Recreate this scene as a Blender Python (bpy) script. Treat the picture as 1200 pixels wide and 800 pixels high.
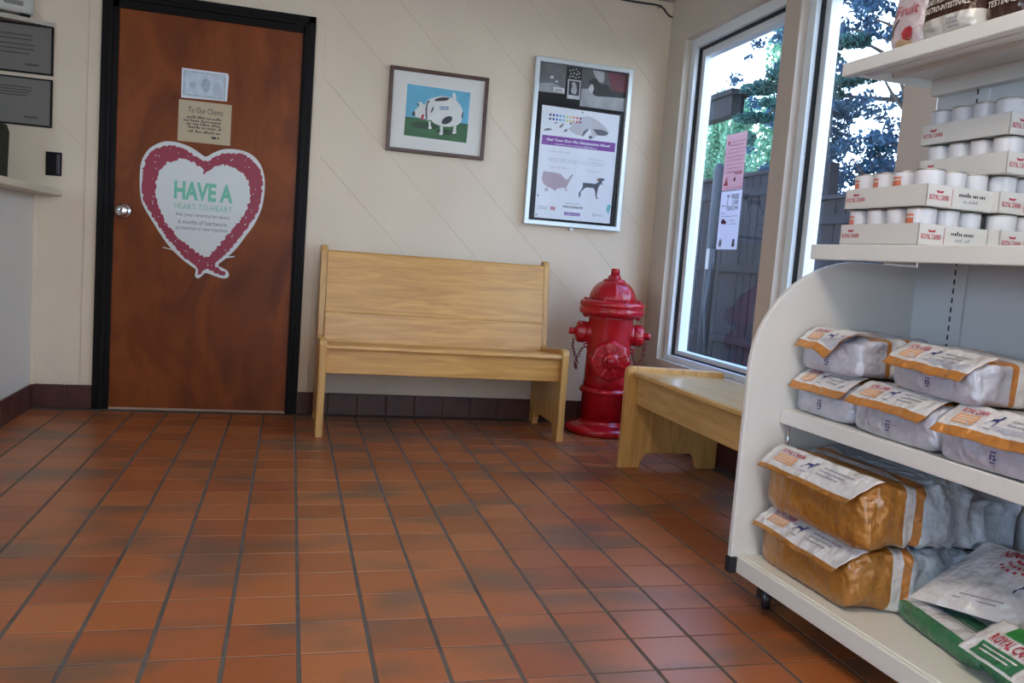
import bpy, bmesh, math, random
from mathutils import Vector, Matrix, noise, Euler
random.seed(7)
for o in list(bpy.data.objects): bpy.data.objects.remove(o)
scene = bpy.context.scene
COL = scene.collection
PI = math.pi

# ------------------------------------------------------------------ camera
cam_data = bpy.data.cameras.new('camera')
cam_data.sensor_width = 36.0
cam_data.lens = 980.756 * 36.0 / 1200.0
cam_data.clip_start = 0.05
cam = bpy.data.objects.new('camera', cam_data)
COL.objects.link(cam)
_r = Vector((0.9645744, -0.25285817, 0.07522609))
_u = Vector((-0.04825489, 0.11123102, 0.99262235))
_f = Vector((0.25936015, 0.96108814, -0.09508895))
cam.matrix_world = Matrix(((_r.x, _u.x, -_f.x, -0.05841),
                           (_r.y, _u.y, -_f.y, -4.59379),
                           (_r.z, _u.z, -_f.z, 0.90249),
                           (0, 0, 0, 1)))
scene.camera = cam

# ------------------------------------------------------------------ sky and exposure
world = bpy.data.worlds.new('sky'); scene.world = world
world.use_nodes = True
wn = world.node_tree.nodes; wl = world.node_tree.links
for n_ in list(wn): wn.remove(n_)
w_out = wn.new('ShaderNodeOutputWorld')
w_bg = wn.new('ShaderNodeBackground')
w_tc = wn.new('ShaderNodeTexCoord'); w_sep = wn.new('ShaderNodeSeparateXYZ')
w_ramp = wn.new('ShaderNodeValToRGB')
wl.new(w_tc.outputs['Generated'], w_sep.inputs[0]); wl.new(w_sep.outputs['Z'], w_ramp.inputs[0])
w_ramp.color_ramp.elements[0].position = 0.0; w_ramp.color_ramp.elements[0].color = (0.80, 0.90, 1.0, 1)
w_ramp.color_ramp.elements[1].position = 0.8; w_ramp.color_ramp.elements[1].color = (0.16, 0.32, 0.72, 1)
wl.new(w_ramp.outputs[0], w_bg.inputs[0]); w_bg.inputs[1].default_value = 8.5
wl.new(w_bg.outputs[0], w_out.inputs[0])
scene.view_settings.view_transform = 'Standard'
scene.view_settings.look = 'None'
scene.view_settings.gamma = 1.0
scene.view_settings.use_curve_mapping = False
scene.view_settings.exposure = 0.0
LAMP_STRENGTH = 11.0          # ceiling troffers (their diffusers give the room's light)

# ------------------------------------------------------------------ helpers
MW = {}
def mat(name, color, rough=0.5, metal=0.0, spec=0.5, noise_amt=0.0, noise_scale=8.0, bump=0.0, bump_scale=60.0,
        emis=None, stretch=None, coat=0.0, trans=0.0, bump_dist=0.01):
    m = bpy.data.materials.new(name); m.use_nodes = True
    nt = m.node_tree; b = nt.nodes['Principled BSDF']
    b.inputs['Base Color'].default_value = (*color, 1)
    b.inputs['Roughness'].default_value = rough
    b.inputs['Metallic'].default_value = metal
    b.inputs['Specular IOR Level'].default_value = spec
    if coat: b.inputs['Coat Weight'].default_value = coat; b.inputs['Coat Roughness'].default_value = 0.15
    if trans: b.inputs['Transmission Weight'].default_value = trans
    if emis:
        b.inputs['Emission Color'].default_value = (*emis[:3], 1); b.inputs['Emission Strength'].default_value = emis[3]
    tc = nt.nodes.new('ShaderNodeTexCoord'); mp = nt.nodes.new('ShaderNodeMapping')
    nt.links.new(tc.outputs['Object'], mp.inputs[0])
    if stretch: mp.inputs['Scale'].default_value = stretch
    if noise_amt:
        n = nt.nodes.new('ShaderNodeTexNoise'); n.inputs['Scale'].default_value = noise_scale
        n.inputs['Detail'].default_value = 5
        nt.links.new(mp.outputs[0], n.inputs['Vector'])
        r = nt.nodes.new('ShaderNodeValToRGB')
        r.color_ramp.elements[0].position = 0.3; r.color_ramp.elements[1].position = 0.7
        r.color_ramp.elements[0].color = (*[c * (1 - noise_amt) for c in color], 1)
        r.color_ramp.elements[1].color = (*[min(1, c * (1 + noise_amt)) for c in color], 1)
        nt.links.new(n.outputs['Fac'], r.inputs[0]); nt.links.new(r.outputs[0], b.inputs['Base Color'])
    if bump:
        n2 = nt.nodes.new('ShaderNodeTexNoise'); n2.inputs['Scale'].default_value = bump_scale
        nt.links.new(mp.outputs[0], n2.inputs['Vector'])
        bp = nt.nodes.new('ShaderNodeBump'); bp.inputs['Strength'].default_value = bump
        bp.inputs['Distance'].default_value = bump_dist
        nt.links.new(n2.outputs['Fac'], bp.inputs['Height']); nt.links.new(bp.outputs[0], b.inputs['Normal'])
    return m

def wood(name, base, dark, axis, rough=0.32, amt_scale=1.0):
    s = {'x': (0.8, 9, 9), 'y': (9, 0.8, 9), 'z': (9, 9, 0.8)}[axis]
    m = mat(name, base, rough=rough, spec=0.5)
    nt = m.node_tree; b = nt.nodes['Principled BSDF']
    mp = [n for n in nt.nodes if n.type == 'MAPPING'][0]; mp.inputs['Scale'].default_value = s
    n1 = nt.nodes.new('ShaderNodeTexNoise'); n1.inputs['Scale'].default_value = 3.0 * amt_scale
    n1.inputs['Detail'].default_value = 6; n1.inputs['Distortion'].default_value = 1.6
    nt.links.new(mp.outputs[0], n1.inputs['Vector'])
    r = nt.nodes.new('ShaderNodeValToRGB')
    r.color_ramp.elements[0].position = 0.28; r.color_ramp.elements[0].color = (*dark, 1)
    r.color_ramp.elements[1].position = 0.66; r.color_ramp.elements[1].color = (*base, 1)
    nt.links.new(n1.outputs['Fac'], r.inputs[0]); nt.links.new(r.outputs[0], b.inputs['Base Color'])
    return m

def glass_mat(name, tint=(0.93, 0.97, 1.0), refl=1.0):
    m = bpy.data.materials.new(name); m.use_nodes = True
    nt = m.node_tree
    for n in list(nt.nodes): nt.nodes.remove(n)
    out = nt.nodes.new('ShaderNodeOutputMaterial'); mix = nt.nodes.new('ShaderNodeMixShader')
    t = nt.nodes.new('ShaderNodeBsdfTransparent'); t.inputs[0].default_value = (*tint, 1)
    g = nt.nodes.new('ShaderNodeBsdfGlossy'); g.inputs['Roughness'].default_value = 0.0
    fr = nt.nodes.new('ShaderNodeFresnel'); fr.inputs[0].default_value = 1.45
    mu = nt.nodes.new('ShaderNodeMath'); mu.operation = 'MULTIPLY'; mu.inputs[1].default_value = refl
    ge = nt.nodes.new('ShaderNodeNewGeometry'); iv = nt.nodes.new('ShaderNodeMath'); iv.operation = 'SUBTRACT'; iv.inputs[0].default_value = 1.0
    mu2 = nt.nodes.new('ShaderNodeMath'); mu2.operation = 'MULTIPLY'                       # reflect on the outer faces only
    nt.links.new(ge.outputs['Backfacing'], iv.inputs[1]); nt.links.new(mu.outputs[0], mu2.inputs[0]); nt.links.new(iv.outputs[0], mu2.inputs[1])
    nt.links.new(fr.outputs[0], mu.inputs[0]); nt.links.new(mu2.outputs[0], mix.inputs[0])
    nt.links.new(t.outputs[0], mix.inputs[1]); nt.links.new(g.outputs[0], mix.inputs[2])
    nt.links.new(mix.outputs[0], out.inputs[0])
    return m

class MB:
    """collects shapes with a material slot each"""
    def __init__(s): s.v = []; s.f = []; s.m = []; s.sm = []
    def add(s, vs, fs, mi=0, smooth=False):
        o = len(s.v); s.v += [tuple(v) for v in vs]
        for f in fs: s.f.append(tuple(i + o for i in f)); s.m.append(mi); s.sm.append(smooth)
        return s
    def box(s, x0, y0, z0, x1, y1, z1, mi=0, bev=0.0, M=None):
        if x0 > x1: x0, x1 = x1, x0
        if y0 > y1: y0, y1 = y1, y0
        if z0 > z1: z0, z1 = z1, z0
        if bev <= 0:
            vs = [(x, y, z) for x in (x0, x1) for y in (y0, y1) for z in (z0, z1)]
            fs = [(0, 1, 3, 2), (4, 6, 7, 5), (0, 4, 5, 1), (2, 3, 7, 6), (0, 2, 6, 4), (1, 5, 7, 3)]
        else:
            bm = bmesh.new(); bmesh.ops.create_cube(bm, size=1)
            for v in bm.verts: v.co = Vector(((x0 + x1) / 2 + v.co.x * (x1 - x0), (y0 + y1) / 2 + v.co.y * (y1 - y0), (z0 + z1) / 2 + v.co.z * (z1 - z0)))
            bmesh.ops.bevel(bm, geom=bm.edges[:], offset=bev, segments=2, affect='EDGES', profile=0.5)
            bm.verts.index_update(); vs = [v.co.copy() for v in bm.verts]; fs = [[v.index for v in f.verts] for f in bm.faces]; bm.free()
        if M: vs = [M @ Vector(v) for v in vs]
        return s.add(vs, fs, mi)
    def lathe(s, prof, mi=0, M=None, n=32, lobes=None):
        """profile list of (radius, z); closes when radius is 0"""
        vs = []; fs = []
        for (r, z) in prof:
            for k in range(n):
                a = 2 * PI * k / n; rr = r * (lobes(a, z) if lobes else 1)
                vs.append(Vector((rr * math.cos(a), rr * math.sin(a), z)))
        for i in range(len(prof) - 1):
            for k in range(n):
                k2 = (k + 1) % n
                fs.append((i * n + k, i * n + k2, (i + 1) * n + k2, (i + 1) * n + k))
        if prof[0][0] > 1e-5: fs.append(tuple(reversed(range(n))))
        if prof[-1][0] > 1e-5: fs.append(tuple((len(prof) - 1) * n + k for k in range(n)))
        if M: vs = [M @ v for v in vs]
        return s.add(vs, fs, mi, True)
    def tube(s, pts, r, mi=0, n=8, closed=False):
        pts = [Vector(p) for p in pts]; vs = []; fs = []; N = len(pts)
        prev = None
        for i, p in enumerate(pts):
            a = pts[(i - 1) % N] if (closed or i) else p; b = pts[(i + 1) % N] if (closed or i < N - 1) else p
            t = (b - a).normalized()
            if prev is None:
                up = Vector((0, 0, 1)) if abs(t.z) < 0.9 else Vector((1, 0, 0))
                nn = t.cross(up).normalized()
            else:
                nn = (prev - t * prev.dot(t)).normalized()
            prev = nn; bb = t.cross(nn); rr = r[i] if isinstance(r, (list, tuple)) else r
            for k in range(n):
                an = 2 * PI * k / n; vs.append(p + nn * rr * math.cos(an) + bb * rr * math.sin(an))
        for i in range(N if closed else N - 1):
            j = (i + 1) % N
            for k in range(n):
                k2 = (k + 1) % n; fs.append((i * n + k, i * n + k2, j * n + k2, j * n + k))
        if not closed:
            fs.append(tuple(reversed(range(n)))); fs.append(tuple((N - 1) * n + k for k in range(n)))
        return s.add(vs, fs, mi, True)
    def prism(s, pts, axis, a, b, mi=0, bev=0.0):
        """extrude a 2D outline; axis 'x': pts are (y,z); 'y': (x,z); 'z': (x,y)"""
        def P(p, t): return {'x': (t, p[0], p[1]), 'y': (p[0], t, p[1]), 'z': (p[0], p[1], t)}[axis]
        bm = bmesh.new()
        va = [bm.verts.new(P(p, a)) for p in pts]; vb = [bm.verts.new(P(p, b)) for p in pts]
        n = len(pts)
        f0 = bm.faces.new(va); f1 = bm.faces.new(list(reversed(vb)))
        for i in range(n): bm.faces.new((va[(i + 1) % n], va[i], vb[i], vb[(i + 1) % n]))
        bmesh.ops.recalc_face_normals(bm, faces=bm.faces[:])
        if bev: bmesh.ops.bevel(bm, geom=list({e for f in (f0, f1) for e in f.edges}), offset=bev, segments=2, affect='EDGES', profile=0.5)
        bm.verts.index_update()
        vs = [v.co.copy() for v in bm.verts]; fs = [[v.index for v in f.verts] for f in bm.faces]; bm.free()
        return s.add(vs, fs, mi)
    def mesh(s, name, mats):
        me = bpy.data.meshes.new(name); me.from_pydata([tuple(v) for v in s.v], [], s.f)
        for m in (mats if isinstance(mats, (list, tuple)) else [mats]): me.materials.append(m)
        me.polygons.foreach_set('material_index', s.m); me.polygons.foreach_set('use_smooth', s.sm)
        me.update(); return me

def props(o, label=None, cat=None, group=None, kind=None):
    if label: o['label'] = label
    if cat: o['category'] = cat
    if group: o['group'] = group
    if kind: o['kind'] = kind
    return o
def root(name, loc=(0, 0, 0), rz=0.0, label=None, cat=None, group=None, kind=None, rot=None):
    o = bpy.data.objects.new(name, None); COL.objects.link(o); o.empty_display_size = 0.05
    e = Euler(rot if rot else (0, 0, rz)); o.location = loc; o.rotation_euler = e
    MW[o] = Matrix.Translation(loc) @ e.to_matrix().to_4x4()
    return props(o, label, cat, group, kind)
def obj(name, mb, mats, parent=None, world=False, label=None, cat=None, group=None, kind=None, loc=None, rz=0.0, sharp=True):
    """mb vertices: local to the parent, or world coordinates (world=True)"""
    me = mb.mesh(name, mats) if isinstance(mb, MB) else mb
    if parent is not None and world: me.transform(MW[parent].inverted())
    o = bpy.data.objects.new(name, me); COL.objects.link(o)
    if parent is not None: o.parent = parent
    L = Matrix.Identity(4)
    if loc is not None:
        o.location = loc; o.rotation_euler = (0, 0, rz); L = Matrix.Translation(loc) @ Matrix.Rotation(rz, 4, 'Z')
    MW[o] = (MW[parent] if parent is not None else Matrix.Identity(4)) @ L
    return props(o, label, cat, group, kind)
def copy_tree(o, parent=None):
    c = o.copy(); COL.objects.link(c)
    if parent is not None: c.parent = parent
    MW[c] = MW[o].copy()
    for ch in list(o.children): copy_tree(ch, c)
    return c
def auto_smooth(o, ang=35):
    me = o.data; bm = bmesh.new(); bm.from_mesh(me)
    for e in bm.edges:
        if len(e.link_faces) == 2: e.smooth = e.calc_face_angle(0) < math.radians(ang)
    bm.to_mesh(me); bm.free(); return o

def frame(o, x, y):
    """matrix of a plane: origin o, unit x and y directions; z is the normal"""
    x = Vector(x).normalized(); y = Vector(y); y = (y - x * y.dot(x)).normalized(); z = x.cross(y)
    return Matrix(((x.x, y.x, z.x, o[0]), (x.y, y.y, z.y, o[1]), (x.z, y.z, z.z, o[2]), (0, 0, 0, 1)))
def poly_mesh(pts, F, off):
    vs = [F @ Vector((p[0], p[1], off)) for p in pts]
    return MB().add(vs, [tuple(range(len(vs)))])
def text_mesh(s, F, x0, y0, x1, y1, off, bold=0.0, name='lettering'):
    """lettering fitted into the rectangle (x0,y0)-(x1,y1) of frame F"""
    cu = bpy.data.curves.new('lettering', 'FONT'); cu.body = s; cu.size = 1.0; cu.resolution_u = 2; cu.offset = bold
    to = bpy.data.objects.new('tmp', cu)
    me = bpy.data.meshes.new_from_object(to)
    bpy.data.objects.remove(to); bpy.data.curves.remove(cu)
    xs = [v.co.x for v in me.vertices]; ys = [v.co.y for v in me.vertices]
    a, b, c, d = min(xs), max(xs), min(ys), max(ys)
    for v in me.vertices:
        v.co = F @ Vector((x0 + (v.co.x - a) / (b - a) * (x1 - x0), y0 + (v.co.y - c) / (d - c) * (y1 - y0), off))
    me.name = name
    return me
def text(s, F, rect, off, m, parent, name='lettering', bold=0.0):
    me = text_mesh(s, F, *rect, off, bold, name); me.materials.clear(); me.materials.append(m)
    return obj(name, me, None, parent)
def rects_mesh(rs, F, off):
    mb = MB()
    for (a, b, c, d) in rs: mb.add([F @ Vector(p) for p in ((a, b, off), (c, b, off), (c, d, off), (a, d, off))], [(0, 1, 2, 3)])
    return mb
def disc(F, cx, cy, r, off, n=14, ry=None):
    ry = ry or r
    return MB().add([F @ Vector((cx + r * math.cos(2 * PI * k / n), cy + ry * math.sin(2 * PI * k / n), off)) for k in range(n)], [tuple(range(n))])
WALLF = Matrix(((1, 0, 0, 0), (0, 0, -1, 0), (0, 1, 0, 0), (0, 0, 0, 1)))   # plane of the back wall: x, z -> world, normal towards the room

# ------------------------------------------------------------------ materials
M_wall = mat('painted_plank_wall', (0.72, 0.60, 0.455), rough=0.55, noise_amt=0.04, noise_scale=2.5, bump=0.06, bump_scale=40)
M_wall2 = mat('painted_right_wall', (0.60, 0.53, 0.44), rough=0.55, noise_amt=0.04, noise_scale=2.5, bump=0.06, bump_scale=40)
M_counterwall = mat('painted_counter_wall', (0.64, 0.59, 0.51), rough=0.5, bump=0.05, bump_scale=40)
M_ceiling = mat('ceiling_paint', (0.62, 0.58, 0.54), rough=0.8)
M_dark_wall = mat('far_room_paint', (0.35, 0.30, 0.24), rough=0.8)
M_mullion = mat('shaded_window_post_paint', (0.58, 0.49, 0.41), rough=0.5)  # wall paint made darker: the shade on the backlit posts is in the colour
M_alu = mat('white_window_frame', (0.78, 0.84, 0.86), rough=0.35)
M_gasket = mat('black_rubber', (0.012, 0.014, 0.018), rough=0.6)
M_black = mat('black_trim_paint', (0.009, 0.008, 0.008), rough=0.45, spec=0.10)
M_white = mat('white_powder_coat', (0.74, 0.74, 0.71), rough=0.42, noise_amt=0.02, noise_scale=5)
M_backp = mat('shelf_back_panel_paint', (0.62, 0.65, 0.68), rough=0.45)
M_chrome = mat('chrome', (0.75, 0.75, 0.76), rough=0.2, metal=1.0)
M_silver = mat('silver_anodised_frame', (0.62, 0.66, 0.66), rough=0.35, metal=0.5)
M_grout = mat('floor_grout', (0.10, 0.087, 0.075), rough=0.8, noise_amt=0.3, noise_scale=14)
M_basetile = mat('maroon_base_tile', (0.075, 0.022, 0.015), rough=0.45, noise_amt=0.25, noise_scale=10)
M_basegrout = mat('base_grout', (0.16, 0.09, 0.07), rough=0.8)
M_red = mat('hydrant_red_enamel', (0.44, 0.006, 0.014), rough=0.22, spec=0.6, noise_amt=0.15, noise_scale=20)
M_redchain = mat('dark_red_chain', (0.16, 0.012, 0.014), rough=0.35)
M_oak_x = wood('oak_grain_along_x', (0.68, 0.365, 0.10), (0.50, 0.24, 0.055), 'x')
M_oak_y = wood('oak_grain_along_y', (0.66, 0.41, 0.16), (0.52, 0.30, 0.10), 'y', rough=0.25)
M_oak_z = wood('oak_grain_upright', (0.66, 0.38, 0.12), (0.46, 0.23, 0.06), 'z')
M_door = wood('dark_red_door_veneer', (0.24, 0.054, 0.006), (0.11, 0.021, 0.003), 'z', rough=0.42, amt_scale=0.5)
M_door.node_tree.nodes['Principled BSDF'].inputs['Specular IOR Level'].default_value = 0.28
[n_ for n_ in M_door.node_tree.nodes if n_.type == 'MAPPING'][0].inputs['Scale'].default_value = (2.6, 2, 1.3)
M_glass = glass_mat('window_glass')
M_pglass = glass_mat('picture_glass', (1, 1, 1), 0.18)
M_paper = mat('white_paper', (0.74, 0.76, 0.80), rough=0.5)
M_ink = mat('dark_ink', (0.03, 0.03, 0.04), rough=0.6)
M_gink = mat('grey_ink', (0.32, 0.32, 0.36), rough=0.6)
M_purple = mat('purple_ink', (0.20, 0.04, 0.30), rough=0.5)

def tile_material(name, island):
    m = bpy.data.materials.new(name); m.use_nodes = True
    nt = m.node_tree; b = nt.nodes['Principled BSDF']; L = nt.links.new
    g = nt.nodes.new('ShaderNodeNewGeometry')
    if island: rnd = g.outputs['Random Per Island']
    else: rnd = nt.nodes.new('ShaderNodeObjectInfo').outputs['Random']
    # base colour by tile
    r = nt.nodes.new('ShaderNodeValToRGB'); L(rnd, r.inputs[0])
    e = r.color_ramp.elements
    e[0].position = 0; e[0].color = (0.29, 0.076, 0.018, 1); e[1].position = 1; e[1].color = (0.41, 0.128, 0.034, 1)
    x = e.new(0.5); x.color = (0.37, 0.104, 0.024, 1)
    # flashing stains: noise shifted for every tile, so that they stop at the joints
    mp = nt.nodes.new('ShaderNodeMapping'); mp.inputs['Scale'].default_value = (2.6, 5.2, 1)
    L(g.outputs['Position'], mp.inputs[0])
    add = nt.nodes.new('ShaderNodeVectorMath'); add.operation = 'ADD'
    mul = nt.nodes.new('ShaderNodeMath'); mul.operation = 'MULTIPLY'; mul.inputs[1].default_value = 0.40
    L(rnd, mul.inputs[0]); L(mp.outputs[0], add.inputs[0]); L(mul.outputs[0], add.inputs[1])
    n = nt.nodes.new('ShaderNodeTexNoise'); n.inputs['Scale'].default_value = 1.0; n.inputs['Detail'].default_value = 1.5
    L(add.outputs[0], n.inputs['Vector'])
    sr = nt.nodes.new('ShaderNodeValToRGB'); L(n.outputs['Fac'], sr.inputs[0])
    sr.color_ramp.elements[0].position = 0.50; sr.color_ramp.elements[0].color = (0, 0, 0, 1)
    sr.color_ramp.elements[1].position = 0.66; sr.color_ramp.elements[1].color = (0.70, 0.70, 0.70, 1)
    mx = nt.nodes.new('ShaderNodeMix'); mx.data_type = 'RGBA'
    L(sr.outputs[0], mx.inputs[0]); L(r.outputs[0], mx.inputs[6]); mx.inputs[7].default_value = (0.105, 0.075, 0.048, 1)
    n2 = nt.nodes.new('ShaderNodeTexNoise'); n2.inputs['Scale'].default_value = 60
    L(g.outputs['Position'], n2.inputs['Vector'])
    hs = nt.nodes.new('ShaderNodeHueSaturation'); mr = nt.nodes.new('ShaderNodeMapRange')
    mr.inputs[3].default_value = 0.88; mr.inputs[4].default_value = 1.12
    L(n2.outputs['Fac'], mr.inputs[0]); L(mr.outputs[0], hs.inputs['Value']); L(mx.outputs[2], hs.inputs['Color'])
    L(hs.outputs[0], b.inputs['Base Color'])
    b.inputs['Roughness'].default_value = 0.36
    b.inputs['Specular IOR Level'].default_value = 1.0
    bp = nt.nodes.new('ShaderNodeBump'); bp.inputs['Strength'].default_value = 0.12; bp.inputs['Distance'].default_value = 0.004
    n3 = nt.nodes.new('ShaderNodeTexNoise'); n3.inputs['Scale'].default_value = 14
    L(g.outputs['Position'], n3.inputs['Vector']); L(n3.outputs['Fac'], bp.inputs['Height']); L(bp.outputs[0], b.inputs['Normal'])
    return m
M_tile = tile_material('quarry_tile', False)
M_tile_far = tile_material('quarry_tile_joined', True)

# ------------------------------------------------------------------ floor
XL, XR, YB = -3.6, 1.985, -7.2
H = 2.44
floor = obj('floor', MB().box(XL, YB, -0.06, XR + 0.2, 0.02, -0.0013), M_grout, kind='structure')
TP = 0.1588
def tile_mb(cx=0, cy=0, mb=None):
    mb = mb or MB(); hx, hy = 0.0744, 0.0766
    vs = [(cx + sx * (hx - 0.0005), cy + sy * (hy - 0.0005), 0.0) for sx, sy in ((-1, -1), (1, -1), (1, 1), (-1, 1))]
    vs += [(cx + sx * hx, cy + sy * hy, -0.0007) for sx, sy in ((-1, -1), (1, -1), (1, 1), (-1, 1))]
    vs += [(cx + sx * hx, cy + sy * hy, -0.010) for sx, sy in ((-1, -1), (1, -1), (1, 1), (-1, 1))]
    fs = [(0, 1, 2, 3)]
    for a in (0, 4):
        for k in range(4):
            k2 = (k + 1) % 4; fs.append((a + 4 + k, a + 4 + k2, a + k2, a + k))
    return mb.add(vs, fs)
tile_mesh = tile_mb().mesh('floor_tile', M_tile)
cands = []; rest = MB()
k0 = int(math.floor(XL / TP)); k1 = int(math.ceil(XR / TP))
for k in range(k0, k1):
    for r in range(-29, 18):
        cx = (k + 0.5) * TP; cy = -2.763 + (r + 0.5) * TP
        if cx < XL + 0.05 or cx > XR - 0.02 or cy > -0.02: continue
        d = Vector((cx, cy, 0)) - Vector((-0.058, -4.594, 0.902))
        dep = d.dot(_f); seen = False
        if dep > 0.5:
            px = 600 + 980.7 * d.dot(_r) / dep; py = 400 - 980.7 * d.dot(_u) / dep
            seen = -40 < px < 1090 and py < 840 and cx > -1.36
            if cx > 1.25 and cy < -2.5: seen = False
        cands.append((0 if seen else 1, dep if seen else 99, cx, cy))
cands.sort()
for i, (a, b, cx, cy) in enumerate(cands):
    if i < 300 and a == 0:
        o = bpy.data.objects.new('floor_tile', tile_mesh); COL.objects.link(o); o.parent = floor; o.location = (cx, cy, 0.0)
    else: tile_mb(cx, cy, rest)
obj('floor_tiles', rest, M_tile_far, floor, kind='stuff')

# ------------------------------------------------------------------ walls
wall_back = obj('wall_back', MB().box(XL, 0.0135, 0, XR + 0.3, 0.16, H), mat('plank_joint', (0.50, 0.45, 0.37), rough=0.8), kind='structure')
def clip(poly, a, b, c, keep_less):
    """clip polygon by a*x+b*y (<=|>=) c"""
    out = []
    def val(p): v = a * p[0] + b * p[1] - c; return -v if keep_less else v
    for i in range(len(poly)):
        p, q = poly[i], poly[(i + 1) % len(poly)]; vp, vq = val(p), val(q)
        if vp >= 0: out.append(p)
        if (vp >= 0) != (vq >= 0):
            t = vp / (vp - vq); out.append((p[0] + (q[0] - p[0]) * t, p[1] + (q[1] - p[1]) * t))
    return out
c = 2.247 - 0.405 * 14
while c < XR + H:
    pl = [(XL, 0), (XR, 0), (XR, H), (XL, H)]
    pl = clip(pl, 1, 1, c + 0.0007, False)
    if pl: pl = clip(pl, 1, 1, c + 0.405 - 0.0007, True)
    if pl and len(pl) >= 3: obj('wall_plank', MB().prism(pl, 'y', 0.0, 0.0132), M_wall, wall_back)
    c += 0.405
mb = MB()
WY = [(-0.21, 0.16), (-2.20, -2.03), (-4.50, -4.30), (YB, -6.60)]
for a, b in WY: mb.box(XR, a, 0, XR + 0.16, b, H)
mb.box(XR, -6.60, 0, XR + 0.16, -0.21, 0.415)
mb.box(XR, -6.60, 2.19, XR + 0.16, -0.21, H)
obj('wall_right', mb, M_wall2, kind='structure')
# rear wall; its unseen glazed door is added as cool daylight fill
mb = MB(); mb.box(XL, YB - 0.12, 0, 0.15, YB, H); mb.box(1.60, YB - 0.12, 0, XR + 0.16, YB, H); mb.box(0.15, YB - 0.12, 2.20, 1.60, YB, H); mb.box(0.15, YB - 0.12, 0, 1.60, YB, 0.10)
obj('wall_rear', mb, M_dark_wall, kind='structure')
e_ = root('added_rear_door', (0.15, YB, 0.10), kind='structure')
for a_, b2_ in ((0.15, 0.875), (0.875, 1.60)):
    mb = MB(); mb.box(a_, YB - 0.08, 0.10, a_ + 0.06, YB - 0.03, 2.20); mb.box(b2_ - 0.06, YB - 0.08, 0.10, b2_, YB - 0.03, 2.20); mb.box(a_, YB - 0.08, 0.10, b2_, YB - 0.03, 0.20); mb.box(a_, YB - 0.08, 2.12, b2_, YB - 0.03, 2.20)
    obj('door_frame', mb, M_alu, e_, world=True)
    obj('pane', MB().box(a_ + 0.05, YB - 0.057, 0.19, b2_ - 0.05, YB - 0.052, 2.13), M_glass, e_, world=True)
# unseen windows added in the far left wall to light the shelving front
mb = MB(); mb.box(XL - 0.12, YB, 0, XL, -6.9, H); mb.box(XL - 0.12, -3.6, 0, XL, 0.16, H); mb.box(XL - 0.12, -6.9, 0, XL, -3.6, 0.85); mb.box(XL - 0.12, -6.9, 2.25, XL, -3.6, H)
obj('wall_far_left', mb, M_dark_wall, kind='structure')
e_ = root('added_left_window', (XL - 0.05, -5.25, 0.85), kind='structure')
for a_, b2_ in ((-6.9, -5.25), (-5.25, -3.6)):
    mb = MB(); mb.box(XL - 0.08, a_, 0.85, XL - 0.03, a_ + 0.06, 2.25); mb.box(XL - 0.08, b2_ - 0.06, 0.85, XL - 0.03, b2_, 2.25); mb.box(XL - 0.08, a_, 0.85, XL - 0.03, b2_, 0.92); mb.box(XL - 0.08, a_, 2.18, XL - 0.03, b2_, 2.25)
    obj('window_frame', mb, M_alu, e_, world=True)
    obj('pane', MB().box(XL - 0.057, a_ + 0.05, 0.91, XL - 0.052, b2_ - 0.05, 2.19), M_glass, e_, world=True)
obj('ceiling', MB().box(XL - 0.12, YB - 0.12, H, XR + 0.3, 0.16, H + 0.1), M_ceiling, kind='structure')
# half-height reception wall on the left
obj('wall_left', MB().box(-1.36, -2.6, 0, -1.28, -0.001, 1.053), M_counterwall, kind='structure')
obj('trim_1', MB().box(-1.2805, -0.022, 0.118, -1.262, -0.0005, 1.053, bev=0.002), M_wall, kind='structure')      # corner bead
obj('trim_2', MB().box(-1.058, -0.006, 0.122, -1.0, 0.001, H - 0.002, bev=0.002), M_wall, kind='structure')            # batten left of the door
obj('trim_3', MB().box(0.0085, -0.006, 0.122, 0.060, 0.001, 2.05, bev=0.002), M_wall, kind='structure')        # batten right of the door
# tiled baseboards
def baseboard(name, pts0, pts1, nrm):
    p0 = Vector((*pts0, 0)); p1 = Vector((*pts1, 0)); L = (p1 - p0).length; t = (p1 - p0) / L; n = Vector((*nrm, 0))
    F = Matrix(((t.x, n.x, 0, p0.x), (t.y, n.y, 0, p0.y), (0, 0, 1, 0), (0, 0, 0, 1)))
    g = obj(name, MB().box(0, -0.001, 0, L, 0.006, 0.116, M=F), M_basegrout, kind='structure')
    N = int(L / TP + 0.999)
    for k in range(N):
        a, b = k * TP + 0.002, min((k + 1) * TP - 0.002, L - 0.001)
        if b - a < 0.01: continue
        obj('base_tile', MB().box(a, 0.004, 0.001, b, 0.0135, 0.1195, bev=0.003, M=F), M_basetile, g)
baseboard('baseboard_back_left', (-1.28, -0.0005), (-1.0, -0.0005), (0, -1))
baseboard('baseboard_back_right', (0.009, -0.0005), (XR, -0.0005), (0, -1))
baseboard('baseboard_left', (-1.2795, -0.02), (-1.2795, -2.6), (1, 0))
baseboard('baseboard_right', (XR - 0.0005, -0.02), (XR - 0.0005, -4.3), (-1, 0))

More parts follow.
